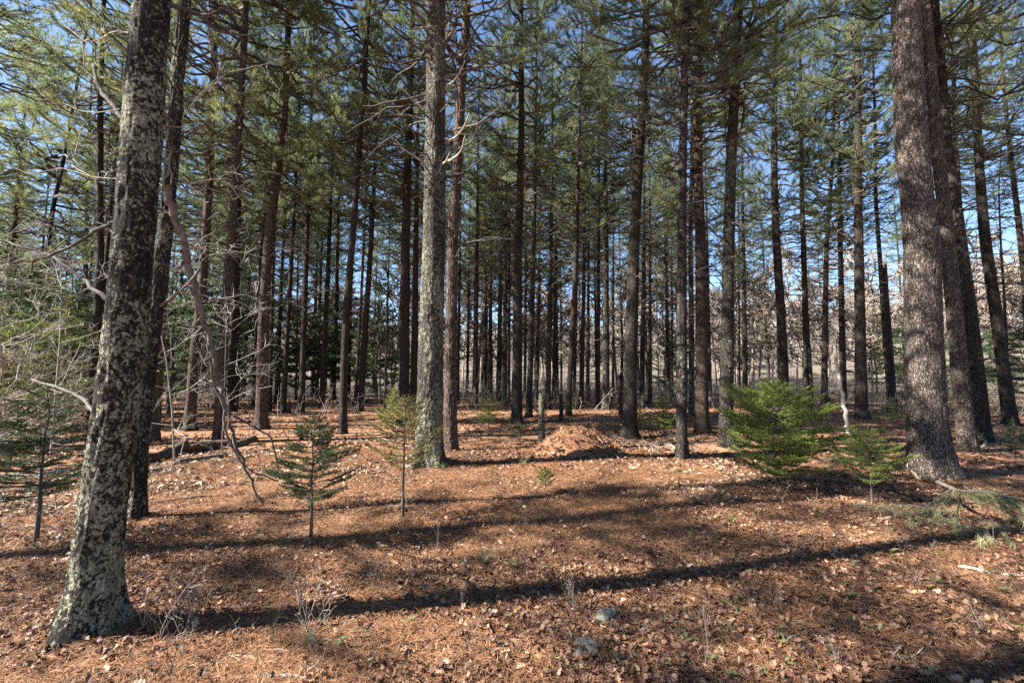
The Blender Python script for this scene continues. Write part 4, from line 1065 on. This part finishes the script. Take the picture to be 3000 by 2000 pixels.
for i in range(26):
    px = rng.uniform(1430, 1580); py = rng.uniform(1020, 1058)
    wood("brush_stick", "bleached stick in the low brush heap by the thin lichen-spotted pine's foot", "stick", [(px, py), (px + rng.normal() * 14, py - 9), (px + rng.normal() * 30, py - 22)], 0.006, 0.003, PALE, 2, 0.06, 4, "sticks of the low brush heap", seed=i * 5, heights=[0, 0.06, 0.06], twl=0.15)

# ------------------------------------------------------------------ leafless seedlings and green shoots
def seedling_mesh(seed, h, mat, n=3, tw=4):
    r = np.random.default_rng(seed); b = Buf()
    for _ in range(n):
        a = r.uniform(0, 6.28); d = nrm(np.array([math.cos(a) * 0.3, math.sin(a) * 0.3, 1.0])); q = [np.zeros(3) - [0, 0, 0.02]]; l = h * r.uniform(0.6, 1.05)
        for _k in range(5):
            d = nrm(d + r.normal(size=3) * 0.16 + [0, 0, 0.08]); q.append(q[-1] + d * l / 5)
        q = np.array(q); b.tubes(q, np.linspace(0.0032, 0.0014, 6), 4, 0)
        for _t in range(tw):
            i = r.integers(1, 5); e = nrm(q[i + 1] - q[i]) * 0.7 + r.normal(size=3) * 0.5; e = nrm(e + [0, 0, 0.3]) * l * r.uniform(0.12, 0.32)
            b.tubes(np.array([q[i], q[i] + e * 0.5, q[i] + e + [0, 0, 0.01]]), np.array([0.0018, 0.0015, 0.001]), 3, 0)
            tip = q[i] + e
            b.tubes(np.array([tip, tip + nrm(e) * 0.006, tip + nrm(e) * 0.014]), np.array([0.0015, 0.0028, 0.0006]), 4, 0)
    return b.mesh("twiggy_seedling", [mat])
SD = [seedling_mesh(500 + i, h, m, n, t) for i, (h, m, n, t) in enumerate(((0.42, BARE, 3, 6), (0.55, BARE, 2, 5), (0.34, BARE, 4, 5), (0.5, TWIG, 2, 5), (0.62, PALE, 1, 3)))]
for i, (px, py, k, s) in enumerate(((290, 1440, 0, .9), (325, 1450, 2, 1), (365, 1470, 0, 1.1), (405, 1440, 1, .9), (440, 1430, 2, 1.1), (330, 1350, 3, .8), (470, 1400, 0, .8), (385, 1560, 3, 1.0), (240, 1460, 2, .7), (420, 1510, 0, .7))):
    g = ground_pt(px, py)
    tag(obj("twiggy_seedling", SD[k], None, tuple(g), i * 1.3, s), "leafless twiggy seedling with budded tips clustered at the big leaning pine's foot", "seedling", "seedlings at the big leaning pine's foot")
for i, (px, py, k, s) in enumerate(((700, 1450, 1, .9), (712, 1480, 0, 1.1), (735, 1500, 4, 1.1), (690, 1400, 2, 1.0), (620, 1480, 3, .7), (750, 1440, 4, .8))):
    g = ground_pt(px, py)
    tag(obj("twiggy_seedling", SD[k], None, tuple(g), i * 2.3, s), "slender leafless seedling in the tuft growing below the dark green spruce", "seedling", "seedlings below the dark green spruce")
rng = np.random.default_rng(71)
for i in range(60):
    px = rng.uniform(480, 2340); py = rng.uniform(1080, 1560)
    g = ground_pt(px, py)
    tag(obj("twiggy_seedling", SD[(i * 3) % 5], None, tuple(g), i * 1.1, rng.uniform(0.3, 0.75)), "single leafless stalk scattered over the open forest floor", "seedling", "leafless stalks over the open floor")
def shoot_mesh(seed, h, n):
    r = np.random.default_rng(seed); b = Buf()
    for _ in range(n):
        a = r.uniform(0, 6.28); hd = np.array([math.cos(a), math.sin(a), 0]); sd = np.array([-hd[1], hd[0], 0])
        l = h * r.uniform(0.5, 1.1); w = l * r.uniform(0.13, 0.2); base = np.array([0, 0, 0.02 + r.uniform(0, h * 0.5)])
        s = np.linspace(0, 1, 5); ww = w * np.array([0.15, 0.9, 1, 0.7, 0.03])
        c = base + hd * (s * l * 0.8)[:, None] + np.array([0, 0, 1.0]) * (l * (0.7 * s - 0.5 * s ** 2))[:, None]
        V = np.concatenate([c - sd * ww[:, None], c + sd * ww[:, None] + [0, 0, 0.004]])
        b.add(V, np.array([[i, i + 1, i + 6, i + 5] for i in range(4)]))
    return b.mesh("green_shoot", [GREENL])
SH = [shoot_mesh(520 + i, h, n) for i, (h, n) in enumerate(((0.07, 5), (0.10, 4), (0.05, 7), (0.13, 3)))]
for i in range(190):
    if i < 155: px = rng.uniform(1430, 2345); py = rng.uniform(1140, 1560)
    else: px = rng.uniform(300, 1430); py = rng.uniform(1080, 1560)
    g = ground_pt(px, py)
    lab = ("small green-leaved shoot dotted through the leafy floor below the bright spruce and bough", "green shoots below the bright spruce") if px > 1430 else ("stray green shoot on the needle floor on the big leaning pine's side", "stray green shoots")
    tag(obj("green_shoot", SH[i % 4], None, tuple(g), i * 1.7, rng.uniform(0.3, 0.75)), lab[0], "shoot", lab[1])
def grass_mesh(seed, h, n):
    r = np.random.default_rng(seed); b = Buf()
    for _ in range(n):
        a = r.uniform(0, 6.28); hd = np.array([math.cos(a), math.sin(a), 0]); l = h * r.uniform(0.5, 1.1); s = np.linspace(0, 1, 5)
        c = hd * (0.01 + s ** 1.6 * l * r.uniform(0.3, 0.9))[:, None] + np.array([0, 0, 1.0]) * (l * (s - 0.35 * s ** 2))[:, None]
        sd = np.array([-hd[1], hd[0], 0]) * 0.0022; ww = np.array([1, 1, 0.9, 0.6, 0.1])[:, None]
        b.add(np.concatenate([c - sd * ww, c + sd * ww]), np.array([[i, i + 1, i + 6, i + 5] for i in range(4)]))
    return b.mesh("grass_tuft", [GREENL])
GT = [grass_mesh(540 + i, 0.2, 40) for i in range(2)]
for i, (px, py, s, lab) in enumerate(((1015, 1085 - 5, 1.0, "grass tuft at the thick sunlit pine's foot"), (1200, 1070, 1.0, "pale grass tuft between the thick pine and the mound"), (1110, 1300, 1.0, "limp green tuft in the middle of the trunk shadow"), (1175, 1310, 0.8, "smaller limp tuft beside the middle one"), (1680, 1205, 0.9, "straw tuft arching in the leafy floor under the bright spruce"), (1475, 1028, 1.0, "grass tuft beside the brush heap"), (640, 1255, .8, "small tuft near the dark green spruce's stem"), (1105, 1010, 1.1, "dark tuft in shade behind the thick pine"))):
    tag(obj("grass_tuft", GT[i % 2], None, tuple(ground_pt(px, py)), i, s), lab, "grass tuft")

# ------------------------------------------------------------------ litter: leaves and needles, uncountable
rng = np.random.default_rng(91)
def scatter(n, r0, r1, pw=1.0):
    r = r0 + (r1 - r0) * rng.uniform(0, 1, n) ** pw
    a = rng.uniform(-1.0, 1.0, n)
    return r * np.sin(a), r * np.cos(a)
def leaf_p(x, y):
    f = fbm(x * 0.8 + 9, y * 0.8, 1, 3) + 0.35 * vnoise(x * 3, y * 3, 5)
    return np.clip(0.45 + 1.7 * f, 0.10, 1.0)
def pale_p(x, y):
    f = 0.9 * np.exp(-((x + 5.2) / 3.2) ** 2 - ((y - 7.6) / 2.4) ** 2) + 0.7 * np.exp(-((x - 3.0) / 2.2) ** 2 - ((y - 7.0) / 1.3) ** 2) + 0.04
    return rng.uniform(size=len(x)) < f
def basis(n, tilt):
    tilt = tilt * 1.5
    yaw = rng.uniform(0, 2 * math.pi, n)
    nz = nrm(np.stack([rng.normal(size=n) * tilt, rng.normal(size=n) * tilt, np.ones(n)], 1))
    ax = np.stack([np.cos(yaw), np.sin(yaw), np.zeros(n)], 1)
    ax = nrm(ax - nz * (ax * nz).sum(1, keepdims=True)); ay = np.cross(nz, ax)
    return ax, ay, nz
b = Buf()
x, y = scatter(60000, 1.2, 9.0, 0.95); k = rng.uniform(size=len(x)) < leaf_p(x, y); x, y = x[k], y[k]
n = len(x); ax, ay, nz = basis(n, 0.32)
st = np.linspace(0, 1, 8)
wl = np.array([0.02, 0.16, 0.30, 0.13, 0.36, 0.15, 0.25, 0.02])
size = rng.uniform(0.028, 0.064, n)
curl = rng.uniform(-0.5, 1.3, n); fold = rng.uniform(-0.1, 0.75, n)
Vs = []
for side in (-1, 0, 1):
    w = wl[None] * side * rng.uniform(0.8, 1.1, (n, 1))
    lx = (st[None] - 0.5) * size[:, None]; ly = w * size[:, None]
    lz = (curl[:, None] * (st[None] - 0.5) ** 2 + fold[:, None] * np.abs(w)) * size[:, None] + rng.normal(size=(n, 8)) * 0.03 * size[:, None]
    Vs.append(np.stack([lx, ly, lz], -1))
V = np.stack(Vs, 2)                                    # n, 8, 3, 3
pos = np.stack([x, y, gz(x, y) + rng.uniform(0.003, 0.045, n)], 1)
Wd = pos[:, None, None, :] + V[..., :1] * ax[:, None, None, :] + V[..., 1:2] * ay[:, None, None, :] + V[..., 2:] * nz[:, None, None, :]
i0 = (np.arange(n) * 24)[:, None, None]; j = (np.arange(7) * 3)[None, :, None]; s_ = np.arange(2)[None, None, :]
q = np.stack(np.broadcast_arrays(i0 + j + s_, i0 + j + 3 + s_, i0 + j + 4 + s_, i0 + j + 1 + s_), -1).reshape(-1, 4)
pl = pale_p(x, y); q = q.reshape(n, 14, 4)
b.add(Wd.reshape(-1, 3), q[~pl].reshape(-1, 4), 0)
b.add(np.zeros((0, 3)), q[pl].reshape(-1, 4) - b.n, 1)
x, y = scatter(70000, 7.5, 34.0, 1.2); k = rng.uniform(size=len(x)) < leaf_p(x, y); x, y = x[k], y[k]
n = len(x); ax, ay, nz = basis(n, 0.4); size = rng.uniform(0.07, 0.13, n)[:, None] * 0.5
pos = np.stack([x, y, gz(x, y) + rng.uniform(0.004, 0.03, n)], 1)
lift = nz * size * rng.uniform(-0.2, 0.7, (n, 1))
V = np.stack([pos - ax * size, pos + ay * size * 0.6 + lift, pos + ax * size, pos - ay * size * 0.6 + lift], 1)
pale = pale_p(x, y)
for mi, sel in ((0, np.where(~pale)[0]), (1, np.where(pale)[0])):
    W_ = V[sel].reshape(-1, 3); m_ = len(sel)
    b.add(W_, np.concatenate([(np.arange(m_) * 4)[:, None] + [[0, 2, 1]], (np.arange(m_) * 4)[:, None] + [[0, 3, 2]]]), mi)
tag(obj("leaf_litter", b.mesh("leaf_litter", [LEAFL, LEAFP], False)), kind="stuff")
b = Buf()
x, y = scatter(330000, 1.2, 10.0, 0.9)
n = len(x); ax, ay, nz = basis(n, 0.16); L = rng.uniform(0.05, 0.11, n)[:, None]; w = (0.0011 + 0.00018 * np.hypot(x, y))[:, None]
pos = np.stack([x, y, gz(x, y) + rng.uniform(0.002, 0.034, n)], 1)
bend = ay * L * rng.uniform(-0.2, 0.2, (n, 1)) + nz * L * rng.uniform(-0.03, 0.10, (n, 1))
V = np.stack([pos - ax * L * 0.5 - ay * w * .5, pos - ax * L * 0.5 + ay * w * .5, pos + bend + ay * w, pos + bend - ay * w, pos + ax * L * 0.5], 1)
b.add(V.reshape(-1, 3), (np.arange(n) * 5)[:, None] + [[0, 3, 2, 1]])
b.add(np.zeros((0, 3)), (np.arange(n) * 5)[:, None] + [[3, 4, 2]] - b.n)
tag(obj("needle_litter", b.mesh("needle_litter", [NEEDL], False)), kind="stuff")
